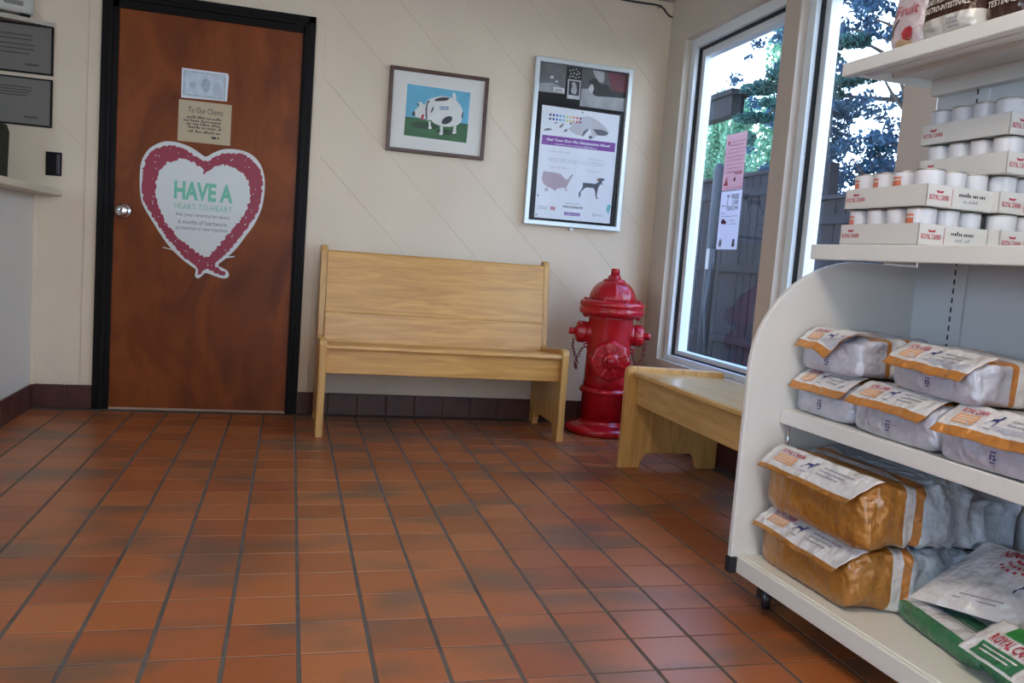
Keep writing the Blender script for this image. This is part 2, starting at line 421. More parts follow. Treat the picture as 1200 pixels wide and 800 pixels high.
# ------------------------------------------------------------------ door
d = root('door_1', (-0.49, 0, 0), kind='structure')
D = MB().box(-0.928, -0.006, 0.012, -0.048, 0.002, 1.992); obj('door_slab', D, M_door, d, world=True)
def casing(x0, x1, z0, z1, vert, flip):
    mb = MB()
    # stepped moulding: outer band, bead, inner stop
    if vert:
        o_, i_ = (x0, x1) if not flip else (x1, x0); s_ = 1 if i_ > o_ else -1
        mb.box(o_, -0.022, z0, o_ + s_ * 0.036, 0.001, z1, bev=0.003)
        mb.box(o_ + s_ * 0.030, -0.028, z0, o_ + s_ * 0.050, 0.001, z1 - 0.03, bev=0.004)
        mb.box(o_ + s_ * 0.048, -0.016, z0, i_, 0.001, z1 - 0.05, bev=0.002)
    else:
        mb.box(x0, -0.022, z1 - 0.036, x1, 0.001, z1, bev=0.003)
        mb.box(x0 + 0.03, -0.028, z1 - 0.050, x1 - 0.03, 0.001, z1 - 0.030, bev=0.004)
        mb.box(x0 + 0.048, -0.016, z0, x1 - 0.048, 0.001, z1 - 0.048, bev=0.002)
    return mb
obj('door_casing', casing(-0.999, -0.922, 0, 2.072, True, False), M_black, d, world=True)
obj('door_casing', casing(-0.054, 0.0075, 0, 2.072, True, True), M_black, d, world=True)
obj('door_casing', casing(-0.999, 0.0075, 1.986, 2.072, False, False), M_black, d, world=True)
obj('threshold', MB().box(-0.922, -0.014, 0.0005, -0.054, -0.002, 0.012, bev=0.002), mat('worn_threshold', (0.40, 0.26, 0.18), rough=0.5), d, world=True)
KM = Matrix.Translation((-0.878, -0.006, 1.006)) @ Matrix.Rotation(PI / 2, 4, 'X')
k = obj('door_knob', MB().lathe([(0.036, 0), (0.036, 0.004), (0.031, 0.008), (0.014, 0.010), (0.013, 0.03), (0.026, 0.038), (0.030, 0.050), (0.028, 0.060), (0.018, 0.066), (0, 0.067)], M=KM), M_chrome, d, world=True)
k['label'] = 'round silver knob with a keyhole'
mbk = MB().box(-0.8795, -0.0745, 0.998, -0.8765, -0.0725, 1.014); mbk.lathe([(0.004, 0.0665), (0.004, 0.0685), (0, 0.0687)], M=KM @ Matrix.Translation((0, 0.002, 0)), n=12)
obj('keyhole', mbk, M_black, k, world=True)

# ------------------------------------------------------------------ windows
def window(name, y0, y1):
    w = root(name, (XR + 0.07, (y0 + y1) / 2, 0.415), kind='structure')
    z0, z1 = 0.415, 2.19
    def ring(a, b, z_0, z_1, x0, x1, t, bev=0.002):
        mb = MB()
        mb.box(x0, a, z_0, x1, a - t, z_1, bev=bev); mb.box(x0, b, z_0, x1, b + t, z_1, bev=bev)
        mb.box(x0, a - t, z_0, x1, b + t, z_0 + t * 0.6, bev=bev); mb.box(x0, a - t, z_1 - t, x1, b + t, z_1, bev=bev)
        return mb
    obj('outer_frame', ring(y0, y1, z0, z1, XR + 0.040, XR + 0.15, 0.052), M_alu, w, world=True)
    obj('gasket', ring(y0 - 0.052, y1 + 0.052, z0 + 0.031, z1 - 0.052, XR + 0.062, XR + 0.13, 0.012, 0.001), M_gasket, w, world=True)
    obj('sash', ring(y0 - 0.062, y1 + 0.062, z0 + 0.037, z1 - 0.062, XR + 0.078, XR + 0.13, 0.040), M_alu, w, world=True)
    obj('pane', MB().box(XR + 0.112, y0 - 0.10, z0 + 0.06, XR + 0.117, y1 + 0.10, z1 - 0.10), M_glass, w, world=True)
    return w
window('window_1', -0.212, -1.198); window('window_2', -1.322, -2.028); window('window_3', -2.202, -4.298); window('added_right_window', -4.502, -6.598)  # the last one is out of view, added for more daylight
obj('trim_4', MB().box(XR + 0.001, -1.198, 0.417, XR + 0.155, -1.322, 2.188, bev=0.003), M_mullion, kind='structure')
obj('trim_5', MB().box(XR - 0.006, -2.198, 0.417, XR, -2.032, 2.188, bev=0.002), M_mullion, kind='structure')
TR={
'heart_out':[(-0.501,1.309),(-0.524,1.323),(-0.561,1.347),(-0.606,1.364),(-0.65,1.372),(-0.698,1.37),(-0.741,1.349),(-0.779,1.315),(-0.804,1.261),(-0.81,1.196),(-0.806,1.113),(-0.797,1.058),(-0.774,1.014),(-0.742,0.965),(-0.705,0.907),(-0.659,0.844),(-0.603,0.791),(-0.548,0.752),(-0.525,0.74),(-0.534,0.705),(-0.518,0.69),(-0.496,0.708),(-0.483,0.728),(-0.437,0.712),(-0.391,0.699),(-0.365,0.71),(-0.367,0.736),(-0.393,0.754),(-0.43,0.766),(-0.386,0.803),(-0.333,0.86),(-0.29,0.931),(-0.255,0.982),(-0.221,1.062),(-0.208,1.141),(-0.208,1.227),(-0.227,1.292),(-0.261,1.336),(-0.308,1.36),(-0.363,1.366),(-0.418,1.361),(-0.462,1.339)],
'heart_red':[(-0.5,1.285),(-0.55,1.311),(-0.596,1.337),(-0.641,1.351),(-0.693,1.349),(-0.736,1.331),(-0.77,1.297),(-0.79,1.249),(-0.797,1.188),(-0.795,1.114),(-0.784,1.059),(-0.752,1.006),(-0.706,0.935),(-0.65,0.864),(-0.595,0.802),(-0.53,0.759),(-0.516,0.745),(-0.519,0.716),(-0.51,0.707),(-0.495,0.737),(-0.466,0.744),(-0.419,0.718),(-0.382,0.716),(-0.383,0.738),(-0.448,0.764),(-0.404,0.806),(-0.352,0.868),(-0.3,0.949),(-0.265,1.001),(-0.231,1.071),(-0.22,1.149),(-0.222,1.226),(-0.24,1.286),(-0.279,1.325),(-0.326,1.344),(-0.381,1.345),(-0.434,1.332),(-0.478,1.302)],
'heart_in':[(-0.507,1.222),(-0.512,1.245),(-0.549,1.274),(-0.594,1.294),(-0.638,1.288),(-0.682,1.265),(-0.715,1.229),(-0.733,1.176),(-0.734,1.111),(-0.718,1.047),(-0.69,0.983),(-0.643,0.921),(-0.588,0.869),(-0.532,0.825),(-0.479,0.801),(-0.434,0.852),(-0.382,0.924),(-0.329,0.995),(-0.291,1.066),(-0.275,1.134),(-0.282,1.191),(-0.312,1.241),(-0.355,1.274),(-0.414,1.283),(-0.459,1.264),(-0.494,1.232)],
'pic_sky':[(0.495,1.8),(0.839,1.795),(0.837,1.627),(0.494,1.628)],
'pic_grass':[(0.494,1.628),(0.838,1.627),(0.835,1.525),(0.492,1.53)],
'pic_body':[(0.605,1.728),(0.639,1.744),(0.672,1.757),(0.717,1.76),(0.748,1.752),(0.774,1.738),(0.796,1.712),(0.807,1.679),(0.803,1.645),(0.787,1.619),(0.758,1.605),(0.718,1.599),(0.683,1.6),(0.647,1.612),(0.629,1.63),(0.615,1.618),(0.603,1.627),(0.597,1.66),(0.597,1.698)],
'pic_head':[(0.601,1.708),(0.577,1.7),(0.559,1.686),(0.543,1.665),(0.532,1.65),(0.533,1.638),(0.545,1.634),(0.567,1.63),(0.592,1.625),(0.604,1.627)],
'pic_eye':[(0.555,1.707),(0.564,1.713),(0.579,1.713),(0.584,1.706),(0.578,1.697),(0.563,1.693),(0.556,1.698)],
'pic_nose':[(0.529,1.652),(0.541,1.665),(0.545,1.654),(0.547,1.637),(0.538,1.634),(0.53,1.64)],
'pic_tongue':[(0.579,1.643),(0.59,1.655),(0.595,1.645),(0.59,1.62),(0.582,1.617),(0.577,1.629)],
'pic_spot1':[(0.642,1.731),(0.659,1.744),(0.693,1.754),(0.723,1.754),(0.728,1.75),(0.711,1.736),(0.679,1.731),(0.65,1.726)],
'pic_spot2':[(0.69,1.622),(0.7,1.64),(0.719,1.655),(0.739,1.659),(0.75,1.651),(0.746,1.633),(0.729,1.617),(0.707,1.61),(0.693,1.613)],
'pic_spot3':[(0.629,1.668),(0.635,1.69),(0.643,1.7),(0.643,1.684),(0.636,1.667),(0.63,1.661)],
'pic_spot4':[(0.799,1.683),(0.803,1.691),(0.807,1.679),(0.805,1.655),(0.799,1.649)],
'pic_collar':[(0.608,1.724),(0.618,1.728),(0.621,1.722),(0.609,1.709),(0.607,1.67),(0.614,1.628),(0.61,1.62),(0.602,1.641),(0.599,1.689)],
'pic_tail':[(0.744,1.752),(0.74,1.773),(0.746,1.786),(0.756,1.782),(0.763,1.761),(0.763,1.737),(0.755,1.736),(0.75,1.75)],
'pic_leg1':[(0.62,1.619),(0.632,1.62),(0.633,1.596),(0.642,1.583),(0.635,1.576),(0.62,1.578),(0.624,1.593)],
'pic_leg2':[(0.683,1.6),(0.703,1.599),(0.7,1.58),(0.705,1.558),(0.692,1.55),(0.679,1.556),(0.689,1.574)],
'pic_leg3':[(0.757,1.605),(0.775,1.612),(0.772,1.588),(0.778,1.574),(0.768,1.565),(0.749,1.568),(0.76,1.582)],
'pic_patch':[(0.675,1.703),(0.724,1.707),(0.725,1.688),(0.676,1.685)],
'bd_in':[(1.215,2.012),(1.745,2.009),(1.742,1.795),(1.217,1.845)],
'ph1':[(1.215,2.01),(1.374,2.007),(1.376,1.852),(1.217,1.85)],
'ph2':[(1.376,2.005),(1.464,2.003),(1.46,1.939),(1.384,1.938)],
'ph3':[(1.384,1.936),(1.462,1.938),(1.463,1.832),(1.391,1.832)],
'ph4':[(1.464,2.006),(1.746,2.004),(1.747,1.797),(1.466,1.798)],
'ph4_red':[(1.619,2.006),(1.745,2.004),(1.745,1.903),(1.646,1.904),(1.635,1.946)],
'ph4_bed':[(1.471,1.894),(1.511,1.899),(1.554,1.864),(1.635,1.868),(1.745,1.871),(1.747,1.798),(1.466,1.798)],
'ph4_cat':[(1.508,1.93),(1.526,1.957),(1.559,1.958),(1.575,1.932),(1.622,1.935),(1.646,1.904),(1.742,1.903),(1.744,1.875),(1.649,1.87),(1.568,1.863),(1.54,1.872),(1.544,1.903),(1.528,1.926)],
'ph4_face':[(1.511,1.899),(1.522,1.924),(1.535,1.926),(1.544,1.903),(1.533,1.877),(1.515,1.888)],
'ph4_pillow':[(1.528,2.01),(1.596,2.003),(1.602,1.967),(1.595,1.941),(1.567,1.944),(1.544,1.972)],
'po':[(1.249,1.78),(1.713,1.774)],
'ps_dog':[(1.411,1.664),(1.441,1.699),(1.491,1.742),(1.524,1.749),(1.579,1.733),(1.637,1.696),(1.653,1.672),(1.642,1.649),(1.587,1.649),(1.562,1.625),(1.535,1.625),(1.519,1.651),(1.487,1.635),(1.446,1.643)],
'ps_ear1':[(1.493,1.636),(1.504,1.665),(1.527,1.68),(1.531,1.671),(1.512,1.65),(1.504,1.634)],
'ps_ear2':[(1.557,1.68),(1.611,1.683),(1.65,1.672),(1.648,1.659),(1.621,1.65),(1.587,1.649)],
'ps_nose':[(1.535,1.637),(1.543,1.643),(1.555,1.641),(1.556,1.63),(1.547,1.622),(1.537,1.627)],
'ps_s1':[(1.269,1.648),(1.295,1.657),(1.322,1.653),(1.296,1.644),(1.273,1.641)],
'ps_s2':[(1.325,1.69),(1.345,1.697),(1.342,1.689),(1.33,1.685)],
'ps_s3':[(1.382,1.648),(1.397,1.663),(1.407,1.661),(1.402,1.648)],
'ps_s4':[(1.418,1.699),(1.434,1.704),(1.428,1.69),(1.418,1.691)],
'ps_s5':[(1.357,1.67),(1.372,1.688),(1.385,1.692),(1.373,1.672),(1.362,1.665)],
'dots':[(1.297,1.733),(1.48,1.732),(1.48,1.711),(1.298,1.71)],
'po2':[(1.264,1.585),(1.248,1.159),(1.705,1.161),(1.708,1.567)],
'band':[(1.261,1.566),(1.697,1.566)],
'band_tl':[(1.261,1.616),(1.696,1.62)],
'map':[(1.286,1.419),(1.334,1.418),(1.391,1.412),(1.399,1.4),(1.41,1.394),(1.42,1.385),(1.435,1.387),(1.444,1.407),(1.459,1.419),(1.461,1.409),(1.449,1.391),(1.44,1.371),(1.434,1.354),(1.425,1.34),(1.434,1.321),(1.428,1.32),(1.414,1.339),(1.39,1.333),(1.37,1.329),(1.364,1.314),(1.353,1.32),(1.338,1.328),(1.317,1.333),(1.292,1.347),(1.277,1.378)],
'ak':[(1.3,1.324),(1.317,1.331),(1.322,1.318),(1.31,1.306),(1.301,1.311)],
'sdog':[(1.524,1.377),(1.563,1.378),(1.599,1.377),(1.619,1.391),(1.607,1.407),(1.625,1.413),(1.653,1.411),(1.651,1.402),(1.637,1.396),(1.642,1.375),(1.635,1.373),(1.632,1.383),(1.619,1.358),(1.614,1.331),(1.613,1.304),(1.624,1.297),(1.614,1.292),(1.607,1.303),(1.601,1.336),(1.591,1.352),(1.566,1.353),(1.544,1.352),(1.534,1.343),(1.515,1.322),(1.514,1.295),(1.507,1.29),(1.503,1.317),(1.514,1.331),(1.523,1.349)],
'sdogear':[(1.604,1.406),(1.619,1.41),(1.619,1.395),(1.609,1.392)],
'teal':[(1.694,1.271),(1.707,1.259),(1.693,1.214),(1.677,1.236),(1.685,1.264)],
'pill':[(1.426,1.202),(1.522,1.202),(1.522,1.189),(1.427,1.186)],
'vacc':[(1.412,1.24),(1.536,1.24),(1.413,1.227)],
'dont':[(1.432,1.256),(1.517,1.257)],
'lg1':[(1.27,1.23),(1.371,1.226),(1.272,1.207)],
'lg2':[(1.589,1.205),(1.659,1.197)],
'txt':[(1.3,1.534),(1.436,1.538),(1.311,1.492),(1.646,1.494),(1.321,1.451),(1.43,1.449),(1.543,1.45),(1.628,1.449),(1.54,1.516),(1.636,1.519)],
'title':[(1.29,1.598),(1.291,1.583)],
'title2':[(1.665,1.602),(1.666,1.588)],
'bill':[(-0.631,1.736),(-0.41,1.74),(-0.411,1.601),(-0.625,1.592)],
'note':[(-0.64,1.581),(-0.388,1.585),(-0.387,1.38),(-0.637,1.378)],
'note_t':[(-0.595,1.552),(-0.426,1.548),(-0.594,1.528)],
'note_lines':[(-0.598,1.508),(-0.433,1.513),(-0.613,1.492),(-0.414,1.496),(-0.6,1.475),(-0.426,1.479),(-0.592,1.462),(-0.431,1.465),(-0.591,1.442),(-0.435,1.443)],
'note_logo':[(-0.478,1.414),(-0.457,1.416),(-0.457,1.406),(-0.477,1.404)],
'hv':[(-0.648,1.182),(-0.365,1.181),(-0.645,1.086),(-0.361,1.09)],
'hh':[(-0.644,1.067),(-0.365,1.074),(-0.643,1.037),(-0.363,1.042)],
'h1':[(-0.636,1.023),(-0.372,1.02),(-0.635,0.998)],
'h2':[(-0.621,0.989),(-0.386,0.988)],
'h3':[(-0.631,0.955),(-0.375,0.953),(-0.63,0.932)],
}
# ------------------------------------------------------------------ oak pew against the back wall
def arch_profile(pts_top, y0, y1, foot, rise):
    """bottom outline with two feet, from y1 back to y0"""
    return pts_top + [(y1, 0.0), (y1 - foot, 0.0), (y1 - foot - 0.012, rise * 0.55), (y1 - foot - 0.035, rise), (y0 + foot + 0.035, rise), (y0 + foot + 0.012, rise * 0.55), (y0 + foot, 0.0), (y0, 0.0)]
b = root('wooden_bench', (0.71, -0.30, 0), label='long oak pew with a high solid back, between the door and the hydrant', cat='bench')
yf, yb = -0.575, -0.045
top = [(yf, 0.445), (yf + 0.006, 0.462), (yf + 0.022, 0.474), (yf + 0.05, 0.474), (-0.20, 0.440), (-0.176, 0.452), (-0.160, 0.60), (-0.118, 0.885), (-0.110, 0.905), (-0.092, 0.915), (-0.066, 0.915), (-0.050, 0.905), (yb, 0.885), (yb - 0.03, 0.60), (yb, 0.44)]
prof = arch_profile(top, yf, yb, 0.075, 0.075)
for x0 in (0.090, 1.300):
    obj('end_panel', MB().prism(prof, 'x', x0, x0 + 0.036, bev=0.006), M_oak_z, b, world=True)
obj('seat', MB().prism([(-0.560, 0.421), (-0.566, 0.430), (-0.564, 0.442), (-0.555, 0.447), (-0.19, 0.421), (-0.17, 0.421), (-0.17, 0.397), (-0.19, 0.397)], 'x', 0.126, 1.300), M_oak_x, b, world=True)
obj('backrest', MB().prism([(-0.176, 0.415), (-0.166, 0.575), (-0.121, 0.882), (-0.114, 0.890), (-0.104, 0.890), (-0.098, 0.882), (-0.143, 0.572), (-0.152, 0.415)], 'x', 0.126, 1.300), M_oak_x, b, world=True)
obj('lumbar_rail', MB().prism([(-0.190, 0.418), (-0.174, 0.570), (-0.167, 0.576), (-0.165, 0.570), (-0.175, 0.418)], 'x', 0.1265, 1.2995), M_oak_x, b, world=True)
obj('apron', MB().box(0.126, -0.540, 0.305, 1.300, -0.518, 0.423, bev=0.003), M_oak_x, b, world=True)
def glide(x, y, p): obj('glide', MB().lathe([(0.011, 0.0), (0.012, 0.004), (0.0, 0.0045)], M=Matrix.Translation((x, y, 0.0)), n=12), M_chrome, p, world=True)
for x in (0.108, 1.318):
    for y in (-0.545, -0.085): glide(x, y, b)

# low oak bench under the window
b = root('wooden_bench', (1.70, -1.75, 0), label='backless oak bench under the window beside the white shelving', cat='bench')
x0, x1 = 1.436, 1.925
top = [(x0, 0.445), (x0 + 0.005, 0.460), (x0 + 0.018, 0.470), (x0 + 0.04, 0.472), (x1 - 0.03, 0.462), (x1 - 0.008, 0.458), (x1, 0.448)]
prof = arch_profile(top, x0, x1, 0.095, 0.070)
for y0 in (-1.10, -2.36):
    obj('end_panel', MB().prism(prof, 'y', y0, y0 + 0.036, bev=0.006), M_oak_z, b, world=True)
obj('seat', MB().prism([(1.468, 0.424), (1.462, 0.433), (1.464, 0.445), (1.474, 0.450), (1.90, 0.432), (1.92, 0.432), (1.92, 0.408), (1.90, 0.408)], 'y', -1.10, -2.324), M_oak_y, b, world=True)
obj('apron', MB().box(1.488, -2.324, 0.298, 1.510, -1.10, 0.427, bev=0.003), M_oak_y, b, world=True)
for y in (-1.082, -2.342):
    for x in (1.475, 1.88): glide(x, y, b)

# ------------------------------------------------------------------ fire hydrant
hy = root('fire_hydrant', (1.652, -0.300, 0), rz=math.radians(-16), label='full-size glossy red fire hydrant with chained caps standing in the corner', cat='fire hydrant')
R_ = M_red
obj('base_flange', MB().lathe([(0.185, 0.0), (0.200, 0.006), (0.203, 0.024), (0.196, 0.040), (0.165, 0.048), (0.135, 0.052), (0.128, 0.064), (0.126, 0.075)], n=48), R_, hy)
obj('lower_barrel', MB().lathe([(0.1265, 0.070), (0.1265, 0.225), (0.130, 0.228)], n=48), R_, hy)
obj('barrel_ring', MB().lathe([(0.128, 0.218), (0.140, 0.224), (0.144, 0.234), (0.140, 0.246), (0.128, 0.254)], n=48), R_, hy)
obj('barrel', MB().lathe([(0.127, 0.250), (0.122, 0.30), (0.120, 0.50), (0.122, 0.63), (0.130, 0.648)], n=48), R_, hy)
fl = obj('bonnet_flange', MB().lathe([(0.128, 0.640), (0.160, 0.648), (0.174, 0.656), (0.177, 0.668), (0.177, 0.684), (0.170, 0.692), (0.176, 0.696), (0.177, 0.716), (0.168, 0.726), (0.125, 0.734)], n=48), R_, hy)
for k in range(8):
    a = 2 * PI * (k + 0.5) / 8; Mb = Matrix.Translation((0.153 * math.cos(a), 0.153 * math.sin(a), 0))
    obj('bolt', MB().lathe([(0.011, 0.634), (0.011, 0.738), (0.0, 0.738)], M=Mb, n=6), R_, fl)
def ribs(a, z): return 1.0 + 0.045 * max(0.0, math.cos(8 * a)) ** 3
obj('dome', MB().lathe([(0.124, 0.728), (0.123, 0.745), (0.117, 0.770), (0.104, 0.796), (0.086, 0.818), (0.066, 0.832), (0.052, 0.836)], n=96, lobes=ribs), R_, hy)
obj('operating_nut', MB().lathe([(0.060, 0.828), (0.062, 0.838), (0.056, 0.846), (0.036, 0.850), (0.034, 0.866), (0.027, 0.868)], n=32)
    .lathe([(0.027, 0.862), (0.025, 0.898), (0.021, 0.905), (0, 0.905)], n=5), R_, hy)
def nozzle(side):
    M = Matrix.Translation((side * 0.112, 0, 0.548)) @ Matrix.Rotation(side * PI / 2, 4, 'Y')
    n = obj('side_nozzle', MB().lathe([(0.062, -0.02), (0.060, 0.012), (0.052, 0.020)], M=M), R_, hy)
    c = obj('nozzle_cap', MB().lathe([(0.050, 0.016), (0.058, 0.020), (0.060, 0.030), (0.056, 0.036), (0.056, 0.062), (0.050, 0.070), (0.040, 0.074), (0.020, 0.078), (0.018, 0.082)], M=M, n=60, lobes=lambda a, z: 1 + (0.06 if (0.035 < z < 0.066 and math.cos(6 * a) > 0.2) else 0))
        .lathe([(0.021, 0.078), (0.020, 0.108), (0.016, 0.112), (0, 0.112)], M=M, n=5), R_, hy)
    return n
nozzle(-1); nozzle(1)
# front pumper cap with its petal-like casting
M = Matrix.Translation((0, -0.105, 0.412)) @ Matrix.Rotation(PI / 2, 4, 'X')
obj('front_nozzle', MB().lathe([(0.106, -0.04), (0.104, 0.012), (0.096, 0.022)], M=M, n=48), R_, hy)
pc = obj('front_cap', MB().lathe([(0.098, 0.018), (0.106, 0.022), (0.107, 0.036), (0.100, 0.046), (0.088, 0.050), (0.060, 0.052), (0.044, 0.054), (0.040, 0.062), (0.030, 0.066), (0.020, 0.067)], M=M, n=96,
        lobes=lambda a, z: 1 + (0.045 * math.cos(8 * a) if 0.02 < z < 0.05 else 0)), R_, hy)
mb = MB().lathe([(0.022, 0.062), (0.020, 0.092), (0.016, 0.096), (0, 0.096)], M=M, n=5)
for k in range(8):
    a = 2 * PI * (k + 0.5) / 8
    mb.box(0.046, -0.007, 0.045, 0.092, 0.007, 0.061, bev=0.003, M=M @ Matrix.Rotation(a, 4, 'Z'))
obj('cap_ribs', mb, R_, pc)
def chain(pts, hook=True):
    """oval links along a path"""
    mb = MB(); P_ = [Vector(p) for p in pts]; seg = []
    for i in range(len(P_) - 1):
        n = max(1, int((P_[i + 1] - P_[i]).length / 0.004))
        for k in range(n): seg.append(P_[i].lerp(P_[i + 1], k / n))
    seg.append(P_[-1]); acc = 0; last = seg[0]; j = 0; i = 1
    while i < len(seg):
        acc += (seg[i] - seg[i - 1]).length
        if acc >= 0.0165:
            mid = (seg[i] + last) / 2; t = (seg[i] - last).normalized()
            side = t.cross(Vector((0.3, 0.8, 0.2))).normalized()
            if j % 2: side = t.cross(side)
            mb.tube([mid + t * 0.0125 * math.cos(a) + side * 0.0068 * math.sin(a) for a in [2 * PI * q / 10 for q in range(10)]], 0.0024, n=5, closed=True)
            last = seg[i]; acc = 0; j += 1
        i += 1
    return mb
obj('left_chain', chain([(-0.195, -0.03, 0.520), (-0.200, -0.035, 0.47), (-0.185, -0.04, 0.425), (-0.168, -0.04, 0.385), (-0.172, -0.042, 0.345), (-0.182, -0.04, 0.375), (-0.165, -0.035, 0.42), (-0.150, -0.03, 0.455), (-0.128, -0.02, 0.475)]), M_redchain, hy)
obj('right_chain', chain([(0.195, -0.03, 0.520), (0.190, -0.035, 0.45), (0.175, -0.04, 0.40), (0.15, -0.04, 0.385), (0.135, -0.035, 0.42), (0.125, -0.03, 0.46)]), M_redchain, hy)
obj('front_chain', chain([(-0.06, -0.125, 0.345), (-0.045, -0.16, 0.33), (-0.038, -0.15, 0.28), (-0.045, -0.138, 0.24), (-0.05, -0.135, 0.225)]), M_red, hy)
for sx, z in ((-1, 0.475), (1, 0.46)): obj('chain_lug', MB().tube([(sx * 0.118, -0.02, z + 0.012), (sx * 0.137, -0.022, z + 0.008), (sx * 0.137, -0.022, z - 0.006), (sx * 0.118, -0.02, z - 0.010)], 0.005), R_, hy)

# ------------------------------------------------------------------ things fixed on the door
I = lambda c, r=0.5: mat('ink', c, rough=r)
M_heartred = mat('crimson_print', (0.30, 0.022, 0.055), rough=0.4)
M_cardwhite = mat('white_coated_card', (0.66, 0.68, 0.66), rough=0.38)
M_green = mat('mint_print', (0.16, 0.50, 0.36), rough=0.45)
def on_wall(pts, off): return poly_mesh(pts, WALLF, off)
def chaikin(pts, n=2):
    for _ in range(n):
        out = []
        for i in range(len(pts)):
            p, q = pts[i], pts[(i + 1) % len(pts)]
            out += [(0.75 * p[0] + 0.25 * q[0], 0.75 * p[1] + 0.25 * q[1]), (0.25 * p[0] + 0.75 * q[0], 0.25 * p[1] + 0.75 * q[1])]
        pts = out
    return pts
h = root('heart_poster', (-0.49, -0.006, 0.98), label='heart-shaped white poster with a ragged crimson rim on the brown door', cat='poster')
obj('card', MB().prism([(p[0], p[1]) for p in chaikin(TR['heart_out'])], 'y', -0.0085, -0.0062), M_cardwhite, h, world=True)
random.seed(3)
def ragged(pts, amp, step=0.010):
    out = []
    n = len(pts)
    for i in range(n):
        p = Vector((*pts[i], 0)); q = Vector((*pts[(i + 1) % n], 0)); L = (q - p).length; k = max(1, int(L / step))
        nn = Vector((q.y - p.y, p.x - q.x, 0)) / max(L, 1e-6)
        for j in range(k):
            w = p.lerp(q, j / k) + nn * random.uniform(-amp, amp); out.append((w.x, w.y))
    return out
obj('crimson_rim', on_wall(ragged(chaikin(TR['heart_red'], 1), 0.0050, 0.008), 0.0088), M_heartred, h, world=True)
obj('heart_centre', on_wall(ragged(chaikin(TR['heart_in'], 1), 0.0068, 0.008), 0.0091), M_cardwhite, h, world=True)
mb = MB()
for i in range(46):
    t = random.random() * len(TR['heart_in']); a = TR['heart_in'][int(t)]; q = TR['heart_red'][int(t * len(TR['heart_red']) / len(TR['heart_in'])) % len(TR['heart_red'])]
    s = random.uniform(0.35, 0.8); x = a[0] * (1 - s) + q[0] * s; z = a[1] * (1 - s) + q[1] * s; r = random.uniform(0.0015, 0.0035)
    if z < 0.75: continue
    mb.add([WALLF @ Vector((x + r * math.cos(k * PI / 3), z + r * math.sin(k * PI / 3), 0.0093)) for k in range(6)], [tuple(range(6))])
obj('white_flecks', mb, M_cardwhite, h, world=True, kind='stuff')
obj('side_splinter', on_wall([(-0.690, 0.838), (-0.632, 0.826), (-0.630, 0.831), (-0.690, 0.842)], 0.0075), M_cardwhite, h, world=True)
obj('side_splinter', on_wall([(-0.405, 0.802), (-0.342, 0.816), (-0.343, 0.821), (-0.405, 0.812)], 0.0075), M_cardwhite, h, world=True)
T_ = lambda s, r, off, m, p, bold=0.0, nm='lettering': text(s, MW[p].inverted() @ WALLF, r, off, m, p, nm, bold)
T_('HAVE A', (-0.646, 1.088, -0.363, 1.181), 0.0096, M_green, h, 0.04)
T_('HEART-TO-HEART', (-0.643, 1.040, -0.364, 1.070), 0.0096, M_green, h)
_wr = random.Random(5)
def words(F, x0, y0, x1, y1, off, m, p, nm='text_line'):
    """a line of print too small to read: a row of word-long strokes"""
    mb = MB(); x = x0; h_ = (y1 - y0)
    while x < x1 - h_:
        w = min(_wr.uniform(1.2, 4.2) * h_, x1 - x)
        k = x
        while k < x + w - 0.2 * h_:
            a = _wr.uniform(0.30, 0.5) * h_; t = y0 + h_ * _wr.choice((0.62, 0.62, 0.62, 1.0))
            mb.add([F @ Vector(q) for q in ((k, y0, off), (min(k + a, x + w), y0, off), (min(k + a, x + w), t, off), (k, t, off))], [(0, 1, 2, 3)]); k += a + 0.22 * h_
        x += w + 0.6 * h_
    return obj(nm, mb, m, p, world=True)
WL_ = lambda x0, z0, x1, z1, off, m, p: words(WALLF, x0, z0, x1, z1, off, m, p)
M_gt = mat('grey_print', (0.12, 0.13, 0.14), rough=0.5)
T_('Ask your veterinarian about', (-0.635, 1.000, -0.373, 1.024), 0.0096, M_gt, h)
T_('6 months of heartworm', (-0.620, 0.966, -0.387, 0.990), 0.0096, M_gt, h)
T_('protection in one injection.', (-0.631, 0.932, -0.376, 0.956), 0.0096, M_gt, h)

n = root('client_notice', (-0.512, -0.006, 1.48), label='tan notice headed To Our Clients taped on the door above the heart', cat='notice')
obj('sheet', MB().box(-0.639, -0.0085, 1.379, -0.387, -0.0062, 1.583), mat('tan_card', (0.50, 0.40, 0.26), rough=0.35), n, world=True)
T_('To Our Clients', (-0.594, 1.524, -0.428, 1.552), 0.0090, M_ink, n, 0.0)
WL_(-0.598, 1.497, -0.434, 1.510, 0.0090, M_ink, n)
WL_(-0.613, 1.480, -0.415, 1.493, 0.0090, M_ink, n)
WL_(-0.600, 1.464, -0.427, 1.477, 0.0090, M_ink, n)
WL_(-0.590, 1.448, -0.433, 1.461, 0.0090, M_ink, n)
WL_(-0.590, 1.427, -0.437, 1.440, 0.0090, M_ink, n)
obj('logo', rects_mesh([(-0.478, 1.404, -0.456, 1.415), (-0.451, 1.406, -0.442, 1.414)], WALLF, 0.0090), M_ink, n, world=True)
n = root('banknote_print', (-0.52, -0.006, 1.66), label='small pale blue-grey framed banknote print at the top of the door', cat='picture')
obj('sheet', MB().prism([(-0.629, 1.593), (-0.411, 1.599), (-0.407, 1.726), (-0.414, 1.737), (-0.630, 1.738)], 'y', -0.0085, -0.0062), M_paper, n, world=True)
obj('border', rects_mesh([(-0.622, 1.604, -0.420, 1.729)], WALLF, 0.0087), mat('pale_green_print', (0.42, 0.52, 0.55), rough=0.35, noise_amt=0.2, noise_scale=60), n, world=True)
